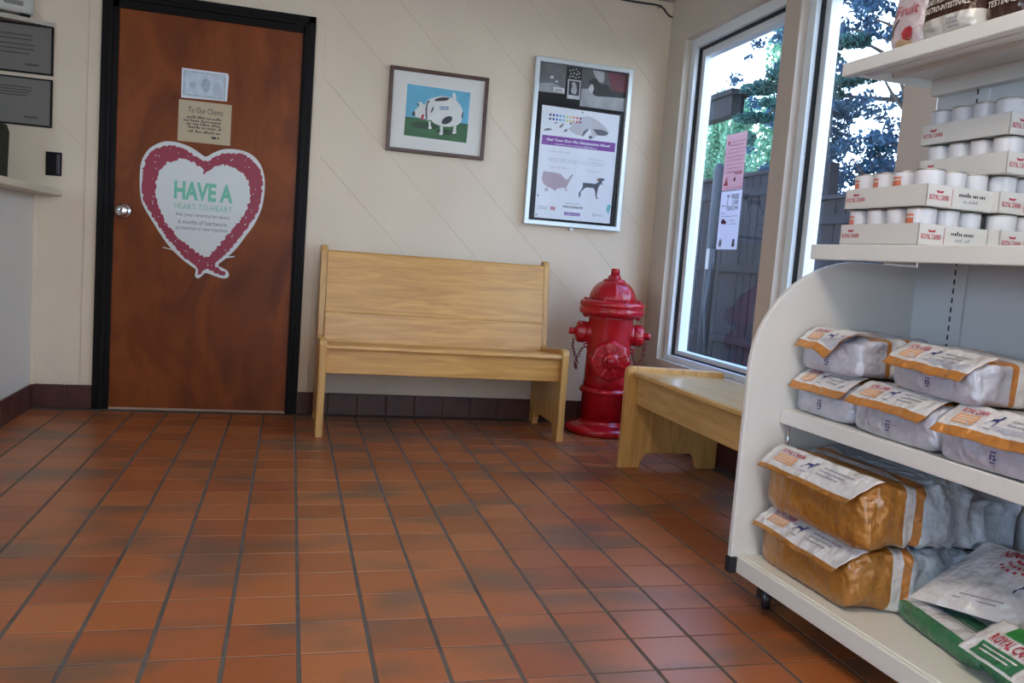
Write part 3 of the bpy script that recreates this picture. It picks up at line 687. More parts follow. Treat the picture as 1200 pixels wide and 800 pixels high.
obj('field', rects_mesh([(-0.612, 1.614, -0.430, 1.719)], WALLF, 0.0089), mat('pale_blue_print', (0.55, 0.63, 0.70), rough=0.35, noise_amt=0.12, noise_scale=30), n, world=True)
obj('portrait_oval', disc(WALLF, -0.515, 1.667, 0.022, 0.0091, 18, 0.034), mat('blue_grey_print', (0.38, 0.45, 0.52), rough=0.4, noise_amt=0.25, noise_scale=50), n, world=True)
obj('seal', disc(WALLF, -0.577, 1.660, 0.016, 0.0091, 14), mat('seal_print', (0.40, 0.48, 0.55), rough=0.4), n, world=True)
obj('figure', poly_mesh([(-0.47, 1.62), (-0.44, 1.62), (-0.435, 1.65), (-0.455, 1.69), (-0.475, 1.68), (-0.485, 1.65)], WALLF, 0.0091), mat('figure_print', (0.46, 0.53, 0.60), rough=0.4), n, world=True)

# ------------------------------------------------------------------ framed dog picture
def frame_mb(x0, x1, z0, z1, w, y0, y1, bev=0.003):
    mb = MB()
    mb.box(x0, y0, z0, x0 + w, y1, z1, bev=bev); mb.box(x1 - w, y0, z0, x1, y1, z1, bev=bev)
    mb.box(x0 + w * 0.9, y0, z0, x1 - w * 0.9, y1, z0 + w, bev=bev); mb.box(x0 + w * 0.9, y0, z1 - w, x1 - w * 0.9, y1, z1, bev=bev)
    return mb
f = root('framed_picture', (0.668, 0, 1.66), label='dark wood framed picture of a fat white spotted dog on green grass', cat='picture')
obj('frame', frame_mb(0.400, 0.936, 1.441, 1.883, 0.019, -0.030, -0.0005), wood('walnut_frame', (0.095, 0.035, 0.022), (0.045, 0.016, 0.010), 'x', 0.3), f, world=True)
obj('mat_board', MB().box(0.416, -0.012, 1.457, 0.920, -0.006, 1.867), mat('cream_mat_board', (0.74, 0.72, 0.66), rough=0.6), f, world=True)
PW = [(k, TR['pic_' + k]) for k in ('sky', 'grass')]
cols = {'sky': (0.12, 0.42, 0.58), 'grass': (0.035, 0.13, 0.045), 'w': (0.70, 0.70, 0.66), 'k': (0.02, 0.02, 0.025), 'r': (0.45, 0.04, 0.06), 'b': (0.20, 0.30, 0.42)}
MI = {k: mat('picture_' + {'w': 'white', 'k': 'black', 'r': 'red', 'b': 'blue'}.get(k, k), v, rough=0.5, noise_amt=0.12, noise_scale=9) for k, v in cols.items()}
PP = lambda nm, key, m, off: obj(nm, on_wall(TR[key] if key in ('pic_sky', 'pic_grass', 'pic_patch') else chaikin(TR[key]), off), m, f, world=True)
PP('sky_area', 'pic_sky', MI['sky'], 0.0124); PP('grass_area', 'pic_grass', MI['grass'], 0.0128)
obj('dog_shadow', disc(WALLF, 0.60, 1.592, 0.075, 0.0130, 20, 0.018), mat('picture_shade', (0.012, 0.05, 0.016), rough=0.5), f, world=True)
obj('dog_shadow', disc(WALLF, 0.72, 1.570, 0.060, 0.0130, 20, 0.014), bpy.data.materials['picture_shade'], f, world=True)
for k in ('leg1', 'leg2', 'leg3', 'tail'): PP('dog_' + k[:3].replace('tai', 'tail'), 'pic_' + k, MI['w'], 0.0132)
PP('dog_body', 'pic_body', MI['w'], 0.0136); PP('dog_head', 'pic_head', MI['w'], 0.0140)
for k in ('spot1', 'spot2', 'spot3', 'spot4', 'collar', 'nose'): PP('dog_' + k.rstrip('1234'), 'pic_' + k, MI['k'], 0.0144)
PP('dog_tongue', 'pic_tongue', MI['r'], 0.0144); PP('dog_eye', 'pic_eye', MI['w'], 0.0144)
a = TR['pic_eye']; cx = sum(p[0] for p in a) / len(a); cz = sum(p[1] for p in a) / len(a)
obj('dog_pupil', disc(WALLF, cx - 0.010, cz - 0.004, 0.005, 0.0146), MI['k'], f, world=True)
PP('dog_patch', 'pic_patch', MI['b'], 0.0144)
a = TR['pic_patch']; WL_(a[3][0] + .003, a[0][1] - 0.012, a[1][0] - .003, a[0][1] - 0.004, 0.0147, MI['w'], f)
obj('glass', MB().box(0.418, -0.022, 1.459, 0.918, -0.020, 1.865), M_pglass, f, world=True)

# ------------------------------------------------------------------ display case and what is pinned in it
c = root('display_case', (1.475, 0, 1.575), label='tall silver framed wall display case with a black backing beside the window', cat='notice board')
obj('frame', frame_mb(1.187, 1.764, 1.118, 2.034, 0.026, -0.040, -0.0005), M_silver, c, world=True)
obj('backing', MB().box(1.209, -0.012, 1.140, 1.742, -0.004, 2.012), mat('black_felt', (0.006, 0.006, 0.007), rough=0.85), c, world=True)
obj('glass', MB().box(1.211, -0.034, 1.142, 1.740, -0.032, 2.010), M_pglass, c, world=True)
obj('lock', MB().box(1.462, -0.030, 1.100, 1.482, -0.006, 1.119, bev=0.003), M_silver, c, world=True)
def grey(v, t=(1, 1, 1)): return mat('photo_grey', (v * t[0], v * t[1], v * t[2]), rough=0.4, noise_amt=0.25, noise_scale=12)
def sheet(name, pts, m, label, cat, th=0.0015, y=-0.0125):
    xs = [p[0] for p in pts]; zs = [p[1] for p in pts]
    r = root(name, ((min(xs) + max(xs)) / 2, y, (min(zs) + max(zs)) / 2), label=label, cat=cat)
    obj('sheet', MB().prism(pts, 'y', y - th, y), m, r, world=True); return r
p = sheet('photograph', [(1.216, 1.850), (1.375, 1.852), (1.374, 2.008), (1.216, 2.009)], grey(0.13), 'grey close-up animal photograph in the top left of the display case', 'photograph')
obj('fur_patch', poly_mesh([(1.218, 1.895), (1.300, 1.905), (1.373, 1.88), (1.373, 1.853), (1.218, 1.852)], WALLF, 0.0143), grey(0.28), p, world=True)
obj('animal_eye', disc(WALLF, 1.292, 1.935, 0.012, 0.0146, 12, 0.008), grey(0.55), p, world=True)
obj('animal_eye', disc(WALLF, 1.322, 1.915, 0.008, 0.0146, 12, 0.006), grey(0.55), p, world=True)
obj('caption_slip', rects_mesh([(1.306, 1.860, 1.368, 1.884)], WALLF, 0.0149), grey(0.6), p, world=True)
WL_(1.318, 1.866, 1.358, 1.878, 0.0152, M_ink, p)
p = sheet('photograph', [(1.385, 1.938), (1.462, 1.938), (1.464, 2.003), (1.378, 2.004)], grey(0.01), 'small black photograph dotted with white in the top of the display case', 'photograph', 0.0012)
random.seed(11); mb = MB()
for (x, z) in [(1.395, 1.985), (1.413, 1.99), (1.43, 1.996), (1.441, 1.984), (1.402, 1.968), (1.42, 1.972), (1.437, 1.968), (1.452, 1.975), (1.396, 1.952), (1.414, 1.955), (1.432, 1.95), (1.45, 1.955)]:
    mb.add([WALLF @ Vector((x + random.uniform(.003, .006) * math.cos(k * PI / 3), z + .004 * math.sin(k * PI / 3), 0.0142)) for k in range(6)], [tuple(range(6))])
obj('white_dots', mb, grey(0.6), p, world=True)
p = sheet('photograph', [(1.389, 1.832), (1.463, 1.832), (1.463, 1.937), (1.386, 1.937)], grey(0.5), 'little white-bordered portrait photograph below the dotted one in the display case', 'photograph', 0.002)
obj('print_area', rects_mesh([(1.394, 1.852, 1.457, 1.930)], WALLF, 0.0149), grey(0.03), p, world=True)
obj('animal_figure', poly_mesh([(1.415, 1.862), (1.438, 1.858), (1.444, 1.88), (1.436, 1.915), (1.424, 1.926), (1.410, 1.918), (1.414, 1.895), (1.408, 1.88)], WALLF, 0.0151), grey(0.38), p, world=True)
p = sheet('photograph', [(1.466, 1.798), (1.7370, 1.797), (1.7370, 2.004), (1.466, 2.006)], grey(0.09), 'large photograph of a black and white cat on a pale bed in the display case', 'photograph')
for nm, key, m, off in (('red_cushion', 'ph4_red', grey(0.16, (1, .22, .30)), .0143), ('pillow', 'ph4_pillow', grey(0.42), .0144), ('bed', 'ph4_bed', grey(0.34), .0145), ('cat_body', 'ph4_cat', grey(0.012), .0148), ('cat_face', 'ph4_face', grey(0.55), .0150)):
    obj(nm, on_wall([(min(max(a, 1.467), 1.7365), min(max(b, 1.799), 2.003)) for a, b in TR[key]], off), m, p, world=True)

PO = [(1.252, 1.159), (1.706, 1.160), (1.713, 1.774), (1.249, 1.780)]
p = sheet('vaccination_poster', PO, M_paper, 'large white dog flu poster with a purple band in the display case', 'poster')
o1 = 0.0143
L_ = lambda nm, mb, m: obj(nm, mb, m, p, world=True)
L_('purple_band', rects_mesh([(1.261, 1.566, 1.700, 1.618)], WALLF, o1), M_purple)
T_('Get Your Dog Flu Vaccination Now!', (1.289, 1.585, 1.668, 1.604), 0.0149, M_paper, p, 0.03)
WL_(1.340, 1.572, 1.600, 1.579, 0.0149, M_paper, p)
rain = [(0.03, 0.02, 0.08), (0.03, 0.03, 0.20), (0.05, 0.15, 0.5), (0.08, 0.35, 0.6), (0.15, 0.5, 0.6), (0.55, 0.65, 0.25), (0.75, 0.6, 0.15), (0.75, 0.3, 0.15), (0.6, 0.10, 0.12), (0.25, 0.03, 0.10)]
for i, cc in enumerate(rain):
    m = I(cc); x = 1.300 + i * 0.0198
    for z in (1.731, 1.709): L_('colour_dot', disc(WALLF, x, z, 0.0068, o1 + .0006), m)
L_('dog_figure', on_wall(TR['ps_dog'], o1 + .0002), I((0.50, 0.50, 0.54)))
L_('white_muzzle', disc(WALLF, 1.532, 1.650, 0.018, o1 + .0008, 16, 0.028), M_paper)
for k in ('ps_ear1', 'ps_ear2', 'ps_nose'): L_('dog_' + ('ear' if 'ear' in k else 'nose'), on_wall(TR[k], o1 + .0010), I((0.10, 0.10, 0.13)))
for k in ('ps_s1', 'ps_s2', 'ps_s3', 'ps_s4', 'ps_s5'): L_('coat_spot', on_wall(TR[k], o1 + .0004), I((0.12, 0.12, 0.15)))
M_lil = I((0.50, 0.48, 0.56))
for (x0, x1, z) in ((1.300, 1.436, 1.534), (1.540, 1.636, 1.512), (1.311, 1.646, 1.494), (1.311, 1.646, 1.482), (1.321, 1.430, 1.447), (1.543, 1.628, 1.446)):
    WL_(x0, z - 0.004, x1, z + 0.005, o1 + .0004, M_lil, p)
L_('country_map', on_wall(TR['map'], o1 + .0004), I((0.42, 0.33, 0.38))); L_('country_map', on_wall(TR['ak'], o1 + .0004), I((0.42, 0.40, 0.45)))
L_('standing_dog', on_wall(TR['sdog'], o1 + .0004), I((0.06, 0.07, 0.09))); L_('standing_dog_ear', on_wall(TR['sdogear'], o1 + .0006), I((0.30, 0.12, 0.08)))
L_('teal_flash', on_wall([(min(a, 1.705), b) for a, b in TR['teal']], o1 + .0004), I((0.15, 0.50, 0.52)))
T_("DON'T WAIT", (1.432, 1.250, 1.517, 1.257), o1 + .0004, M_ink, p); T_('VACCINATE', (1.413, 1.227, 1.536, 1.240), o1 + .0004, M_ink, p, 0.03)
L_('purple_button', rects_mesh([(1.427, 1.186, 1.522, 1.203)], WALLF, o1 + .0004), M_purple)
WL_(1.434, 1.190, 1.515, 1.199, o1 + .0010, M_paper, p)
WL_(1.272, 1.218, 1.335, 1.227, o1 + .0004, M_gink, p); WL_(1.272, 1.208, 1.335, 1.216, o1 + .0004, M_gink, p)
L_('red_logo', rects_mesh([(1.342, 1.208, 1.371, 1.227)], WALLF, o1 + .0004), I((0.55, 0.25, 0.30)))
L_('logo_ring', disc(WALLF, 1.604, 1.202, 0.009, o1 + .0004), M_gink); L_('logo_ring', disc(WALLF, 1.604, 1.202, 0.006, o1 + .0007), M_paper)
T_('MERCK', (1.618, 1.196, 1.662, 1.207), o1 + .0004, M_gink, p)
L_('push_pin', rects_mesh([(1.482, 1.762, 1.492, 1.768), (1.258, 1.278, 1.266, 1.286), (1.258, 1.170, 1.266, 1.178)], WALLF, o1 + .0012), M_ink)

# ------------------------------------------------------------------ reception corner, left
ct = obj('countertop', MB().box(-1.80, -2.6, 1.0535, -1.159, -0.0005, 1.084, bev=0.003), mat('cream_countertop', (0.62, 0.54, 0.40), rough=0.45), label='cream countertop on the low wall at the left edge, its end against the back wall', cat='countertop')
for i, (z0, z1) in enumerate(((1.622, 1.850), (1.376, 1.602))):
    p = root('glass_plaque', (-1.5, 0, (z0 + z1) / 2), label=('upper' if i == 0 else 'lower') + ' of two grey lettered sheets in thin black frames above the counter', cat='plaque')
    obj('frame', frame_mb(-1.82, -1.2095, z0, z1, 0.007, -0.020, -0.0005, 0.001), M_black, p, world=True)
    obj('sheet', MB().box(-1.814, -0.014, z0 + 0.005, -1.215, -0.008, z1 - 0.005), mat('grey_notice', (0.17, 0.16, 0.14), rough=0.5, spec=0.2), p, world=True)
    ls = [(-1.78, -1.30, 0.05), (-1.78, -1.30, 0.07), (-1.78, -1.29, 0.095), (-1.78, -1.29, 0.115), (-1.78, -1.31, 0.135)] if i == 0 else [(-1.78, -1.30, 0.045), (-1.78, -1.30, 0.058), (-1.78, -1.31, 0.071), (-1.78, -1.32, 0.084)]
    mb = rects_mesh([(a, z1 - t - 0.006, b_, z1 - t) for a, b_, t in ls], WALLF, 0.0145)
    obj('text_lines', mb, mat('dim_ink', (0.06, 0.06, 0.055), rough=0.6), p, world=True)
    obj('signature', rects_mesh([(-1.33, z0 + 0.035, -1.27, z0 + 0.045)], WALLF, 0.0145), bpy.data.materials['dim_ink'], p, world=True)
sw = root('wall_switch', (-1.198, 0, 1.205), label='black switch plate on the wall above the counter end', cat='switch')
obj('plate', MB().box(-1.234, -0.010, 1.149, -1.163, -0.0005, 1.263, bev=0.003), M_black, sw, world=True)
obj('rocker', MB().box(-1.186, -0.016, 1.158, -1.170, -0.008, 1.254, bev=0.002), mat('dark_brown_plastic', (0.03, 0.02, 0.025), rough=0.25), sw, world=True)
p = root('desk_printer', (-1.52, -0.20, 1.084), label='dark green-black machine casing standing on the counter at the left edge', cat='printer')
pm = mat('dark_green_plastic', (0.014, 0.017, 0.010), rough=0.6, spec=0.2)
obj('body', MB().prism([(-1.70, 1.085), (-1.381, 1.085), (-1.375, 1.33), (-1.385, 1.362), (-1.41, 1.372), (-1.70, 1.372)], 'y', -0.36, -0.06, bev=0.01), pm, p, world=True)
obj('paper_slot', MB().box(-1.66, -0.366, 1.26, -1.42, -0.358, 1.32, bev=0.002), M_black, p, world=True)
# wall shelf set at an angle, with a small television
A = Vector((-1.205, -0.004)); dv = Vector((-math.cos(math.radians(23)), -math.sin(math.radians(23))))
Bp = A + dv * 0.62
sh = root('corner_shelf', (-1.5, -0.05, 1.85), label='small cream wall shelf under the television at the top left', cat='shelf')
obj('board', MB().prism([tuple(A), (-1.95, -0.004), tuple(Bp + Vector((-0.12, 0.0))), tuple(Bp)], 'z', 1.852, 1.872), mat('cream_shelf', (0.42, 0.38, 0.31), rough=0.6), sh, world=True)
obj('bracket', MB().prism([(-0.001, 1.851), (-0.17, 1.851), (-0.02, 1.70), (-0.001, 1.66)], 'x', -1.90, -1.88), M_wall2, sh, world=True)
tvp = A + dv * 0.085 + Vector((-0.002, -0.012))
tv = root('television', (tvp.x, tvp.y, 1.8725), rz=math.radians(23), label='small white box television on the wall shelf at the top left corner', cat='television')
tw = mat('off_white_plastic', (0.48, 0.47, 0.42), rough=0.4)
obj('cabinet', MB().box(-0.46, 0.0, 0.012, 0.0, 0.05, 0.40, bev=0.014).prism([(-0.45, 0.05), (-0.06, 0.05), (-0.17, 0.10), (-0.38, 0.10)], 'z', 0.03, 0.36), tw, tv)
TF = Matrix(((1, 0, 0, 0), (0, 0, -1, 0), (0, 1, 0, 0), (0, 0, 0, 1)))
obj('screen', MB().box(-0.43, -0.003, 0.115, -0.035, 0.003, 0.37, bev=0.002), mat('dark_glass', (0.02, 0.025, 0.02), rough=0.12), tv)
obj('bezel', MB().box(-0.44, -0.001, 0.100, -0.025, 0.004, 0.38, bev=0.002), mat('grey_bezel', (0.14, 0.14, 0.12), rough=0.5), tv)
obj('button_panel', MB().box(-0.125, -0.003, 0.045, -0.045, 0.003, 0.066, bev=0.003), mat('grey_buttons', (0.20, 0.19, 0.16), rough=0.5), tv)
obj('control_slot', MB().box(-0.30, -0.002, 0.060, -0.16, 0.003, 0.064), mat('slot_grey', (0.2, 0.19, 0.17), rough=0.5), tv)
obj('power_lamp', MB().box(-0.24, -0.003, 0.040, -0.23, 0.003, 0.048), M_black, tv)
for a_ in (-0.055, -0.45): obj('foot', MB().box(a_, 0.008, 0.0, a_ + 0.04, 0.045, 0.014), M_black, tv)

# cable in the corner under the ceiling
cb = root('black_cable', (1.85, -0.02, 2.40), label='black cable drooping along the ceiling edge into the corner', cat='cable')
obj('cord', MB().tube([(1.30, -0.012, 2.434), (1.50, -0.010, 2.424), (1.673, -0.010, 2.411), (1.76, -0.010, 2.411), (1.86, -0.010, 2.413), (1.90, -0.010, 2.411), (1.925, -0.011, 2.398), (1.945, -0.012, 2.376), (1.962, -0.014, 2.362), (1.981, -0.016, 2.358)], 0.0052), M_gasket, cb, world=True)
obj('staple', MB().tube([(1.895, -0.001, 2.402), (1.897, -0.02, 2.403), (1.905, -0.02, 2.409), (1.905, -0.001, 2.416)], 0.003), M_gasket, cb, world=True)

# ------------------------------------------------------------------ notices taped inside the window pane
GX = XR + 0.1115
WF = Matrix(((0, 0, -1, GX), (-1, 0, 0, 0), (0, 1, 0, 0), (0, 0, 0, 1)))     # local x -> -world y, y -> z, normal -> -x
def wsheet(name, y0, y1, z0, z1, m, label):
    r = root(name, (GX, (y0 + y1) / 2, z0), label=label, cat='notice')
    obj('sheet', MB().add([(GX - 0.0006, y0, z0), (GX - 0.0006, y1, z0), (GX - 0.0006, y1, z1), (GX - 0.0006, y0, z1)], [(0, 1, 2, 3)]), m, r, world=True); return r
def thin_paper(name, c):
    m = bpy.data.materials.new(name); m.use_nodes = True; nt = m.node_tree
    for n in list(nt.nodes): nt.nodes.remove(n)
    out = nt.nodes.new('ShaderNodeOutputMaterial'); mx = nt.nodes.new('ShaderNodeMixShader'); df = nt.nodes.new('ShaderNodeBsdfDiffuse'); tl = nt.nodes.new('ShaderNodeBsdfTranslucent')
    df.inputs[0].default_value = (*c, 1); tl.inputs[0].default_value = (*c, 1); mx.inputs[0].default_value = 0.45
    nt.links.new(df.outputs[0], mx.inputs[1]); nt.links.new(tl.outputs[0], mx.inputs[2]); nt.links.new(mx.outputs[0], out.inputs[0]); return m
M_pinkp = thin_paper('thin_pink_paper', (0.62, 0.34, 0.36))
M_whp = thin_paper('thin_white_paper', (0.66, 0.62, 0.70))
p = wsheet('pink_flyer', -0.578, -0.785, 1.348, 1.634, M_pinkp, 'pink flyer taped on the window glass above the car show flyer')
W_ = lambda s, r_, m, b=0.0: text(s, MW[p].inverted() @ WF, r_, 0.0016, m, p, 'lettering', b)
M_rp = I((0.55, 0.10, 0.16)); M_rp2 = I((0.60, 0.22, 0.30))
pp = lambda nm, pts, m: obj(nm, poly_mesh(pts, WF, 0.0015), m, p, world=True)
pp('small_heart', [(0.600, 1.590), (0.612, 1.575), (0.622, 1.592), (0.612, 1.602), (0.605, 1.600)], M_rp)
for i in range(9): words(WF, 0.63 - (0.03 if i > 2 else 0), 1.590 - i * 0.019, 0.765, 1.598 - i * 0.019, 0.0016, M_rp2, p)
pp('pink_figure', [(0.595, 1.375), (0.640, 1.372), (0.628, 1.40), (0.620, 1.425), (0.612, 1.40)], M_rp)
pp('dark_paw', [(0.69, 1.395), (0.71, 1.39), (0.712, 1.41), (0.695, 1.412)], I((0.2, 0.02, 0.05)))
words(WF, 0.70, 1.425, 0.765, 1.443, 0.0016, M_rp, p); words(WF, 0.60, 1.355, 0.77, 1.365, 0.0016, M_rp2, p)
p = wsheet('car_show_flyer', -0.578, -0.790, 1.046, 1.344, M_whp, 'white free car show flyer taped on the window glass under the pink flyer')
M_dk = I((0.10, 0.08, 0.14))
W_('FREE', (0.69, 1.300, 0.765, 1.326), M_dk, .02); W_('CAR', (0.70, 1.272, 0.765, 1.296), M_dk, .02); W_('SHOW', (0.66, 1.243, 0.768, 1.268), M_dk, .02)
pp('palm_drawing', [(0.648, 1.25), (0.654, 1.25), (0.658, 1.31), (0.672, 1.325), (0.655, 1.322), (0.640, 1.325), (0.652, 1.308)], M_dk)
words(WF, 0.60, 1.265, 0.63, 1.275, 0.0016, M_gink, p); words(WF, 0.60, 1.228, 0.63, 1.238, 0.0016, M_gink, p)
words(WF, 0.60, 1.212, 0.77, 1.220, 0.0016, M_gink, p); words(WF, 0.70, 1.190, 0.765, 1.200, 0.0016, M_gink, p)
pp('little_car', [(0.608, 1.178), (0.655, 1.174), (0.662, 1.188), (0.645, 1.192), (0.635, 1.202), (0.615, 1.202), (0.608, 1.192)], I((0.20, 0.03, 0.10)))
words(WF, 0.67, 1.172, 0.765, 1.180, 0.0016, M_gink, p)
pp('can_drawing', [(0.60, 1.062), (0.630, 1.062), (0.630, 1.082), (0.616, 1.105), (0.602, 1.084)], M_gink); pp('can_drawing', [(0.735, 1.060), (0.765, 1.060), (0.760, 1.098), (0.742, 1.100)], M_dk)
# ------------------------------------------------------------------ white gondola shelving on casters (local x into the shelf, local y away from the camera)
GL = (1.191, -2.563, 0.0); GA = math.radians(2.5475)
GM = Matrix.Translation(GL) @ Matrix.Rotation(GA, 4, 'Z')
def G(n, s, z): return GM @ Vector((n, -s, z))
g = root('display_shelving', GL, rz=GA, label='white shelving unit on casters with curved ends holding cans and pet food bags', cat='shelving')
GLEN = 1.26
def end_prof():
    pts = [(-0.022, 0.086), (-0.022, 0.655)]
    for k in range(1, 15):
        a = PI - k / 14 * PI / 2; pts.append((0.308 + 0.330 * math.cos(a), 0.655 + 0.318 * math.sin(a)))
    pts += [(0.525, 0.973), (0.525, 0.086)]
    return pts
for y0 in (0.0, -GLEN - 0.018):
    obj('end_panel', MB().prism(end_prof(), 'y', y0 + 0.001, y0 + 0.019, bev=0.003), M_white, g)
ud = MB(); slots = MB()
for s0 in (0.142, 0.985):
    ud.box(0.492, -s0 - 0.042, 0.13, 0.520, -s0, 1.70, bev=0.002)
    z = 0.60
    while z < 1.68:
        slots.box(0.4912, -s0 - 0.007, z, 0.493, -s0 - 0.002, z + 0.014); z += 0.0254
    o = obj('upright', ud, M_backp, g); obj('slots', slots, M_gasket, o, kind='stuff'); ud = MB(); slots = MB()
for a, b_ in ((0.0, 0.142), (0.184, 0.985), (1.027, GLEN)):
    obj('back_panel', MB().box(0.500, -b_, 0.12, 0.512, -a, 1.70), M_backp, g)
def shelf(n0, zt, lip, name='shelf'):
    mb = MB()
    mb.box(n0 + 0.004, -GLEN, zt - 0.006, 0.500, -0.001, zt - 0.001)
    mb.box(n0, -GLEN, zt - lip, n0 + 0.010, -0.0005, zt, bev=0.003)
    mb.box(n0 + 0.010, -GLEN, zt - lip + 0.001, n0 + 0.030, -0.001, zt - lip + 0.005)
    mb.box(n0 + 0.012, -0.004, zt - lip * 0.8, 0.49, -0.001, zt - 0.002); mb.box(n0 + 0.012, -GLEN, zt - lip * 0.8, 0.49, -GLEN + 0.003, zt - 0.002)
    sh = obj(name, mb, M_white, g)
    return sh
s2 = shelf(0.090, 0.552, 0.041); s3 = shelf(0.130, 1.011, 0.041); s4 = shelf(0.168, 1.502, 0.036)
# stiffening channel and back rail under the top shelf
obj('channel', MB().box(0.235, -GLEN + 0.01, 1.478, 0.262, -0.01, 1.497, bev=0.002), M_white, s4)
obj('channel', MB().box(0.330, -GLEN + 0.01, 1.482, 0.350, -0.01, 1.497, bev=0.002), M_white, s4)
obj('back_rail', MB().box(0.468, -GLEN, 1.452, 0.499, -0.004, 1.496, bev=0.002), M_white, s4)
# base deck
obj('support_rod', MB().tube([(0.112, -0.016, 0.405), (0.112, -0.016, 0.512)], 0.0030), M_chrome, g)
mb = MB(); mb.box(0.0, -GLEN, 0.126, 0.505, -0.001, 0.132); mb.box(-0.004, -GLEN, 0.084, 0.008, -0.001, 0.131, bev=0.003)
mb.box(0.008, -GLEN, 0.129, 0.018, -0.001, 0.1345, bev=0.002); mb.box(0.49, -GLEN, 0.086, 0.50, -0.001, 0.13)
dk = obj('base_deck', mb, mat('cream_deck_paint', (0.74, 0.73, 0.66), rough=0.42), g)
obj('corner_cap', MB().box(-0.026, -0.006, 0.082, -0.003, 0.0215, 0.128, bev=0.003), M_gasket, g)
for s, n in ((0.065, 0.060), (0.065, 0.46), (1.19, 0.060), (1.19, 0.46)):
    W = MB().lathe([(0.006, -0.012), (0.030, -0.012), (0.035, -0.007), (0.035, 0.007), (0.030, 0.012), (0.006, 0.012)], M=Matrix.Translation((n, -s, 0.0352)) @ Matrix.Rotation(PI / 2, 4, 'Y') @ Matrix.Rotation(0.6, 4, 'X'), n=24)
    cs = obj('caster', MB().box(n - 0.026, -s - 0.026, 0.078, n + 0.026, -s + 0.026, 0.0865, bev=0.002)
        .box(n - 0.021, -s - 0.022, 0.030, n - 0.0165, -s + 0.016, 0.079, bev=0.001).box(n + 0.0165, -s - 0.022, 0.030, n + 0.021, -s + 0.016, 0.079, bev=0.001)
        .box(n - 0.021, -s - 0.018, 0.071, n + 0.021, -s + 0.018, 0.079, bev=0.001), M_gasket, g)
    obj('wheel', W, mat('black_wheel_rubber', (0.015, 0.017, 0.025), rough=0.28), cs)

# ------------------------------------------------------------------ materials for packs
def foil(name, c, rough=0.3, metal=0.25, amt=0.08):
    m = mat(name, c, rough=rough + 0.05, metal=metal, noise_amt=amt, noise_scale=9, bump=0.8, bump_scale=20, coat=0.6, bump_dist=0.03)
    m.node_tree.nodes['Principled BSDF'].inputs['Coat Roughness'].default_value = 0.08
    return m
M_foil = foil('lavender_grey_foil', (0.50, 0.51, 0.59), 0.3, 0.1)
M_foilb = foil('pale_blue_foil', (0.60, 0.70, 0.80), 0.25, 0.12)
M_orange = foil('orange_foil', (0.52, 0.21, 0.045), 0.26, 0.15)
M_brown = foil('ochre_brown_foil', (0.42, 0.175, 0.028), 0.27, 0.2, 0.15)
M_flapw = foil('white_foil_print', (0.70, 0.69, 0.70), 0.25, 0.05, 0.04)
M_greenf = foil('green_foil', (0.03, 0.17, 0.075), 0.3, 0.05, 0.15)
M_logo = mat('red_logo_print', (0.46, 0.035, 0.06), rough=0.4)
M_tanp = mat('tan_label_print', (0.66, 0.36, 0.20), rough=0.45)
M_tanl = mat('pale_tan_line', (0.80, 0.62, 0.50), rough=0.5)
M_navy = mat('navy_print', (0.025, 0.04, 0.17), rough=0.4)
DOG = TR['sdog']
_dx = [p[0] for p in DOG]; _dz = [p[1] for p in DOG]
DOGN = [((p[0] - min(_dx)) / (max(_dx) - min(_dx)), (p[1] - min(_dz)) / (max(_dz) - min(_dz))) for p in DOG]
def dog(F, x0, y0, x1, y1, off, m, p, flip=False):
    return obj('dog_print', poly_mesh([((x1 - a * (x1 - x0)) if flip else (x0 + a * (x1 - x0)), y0 + b_ * (y1 - y0)) for a, b_ in DOGN], F, off), m, p)
def sm(t): t = max(0.0, min(1.0, t)); return t * t * (3 - 2 * t)

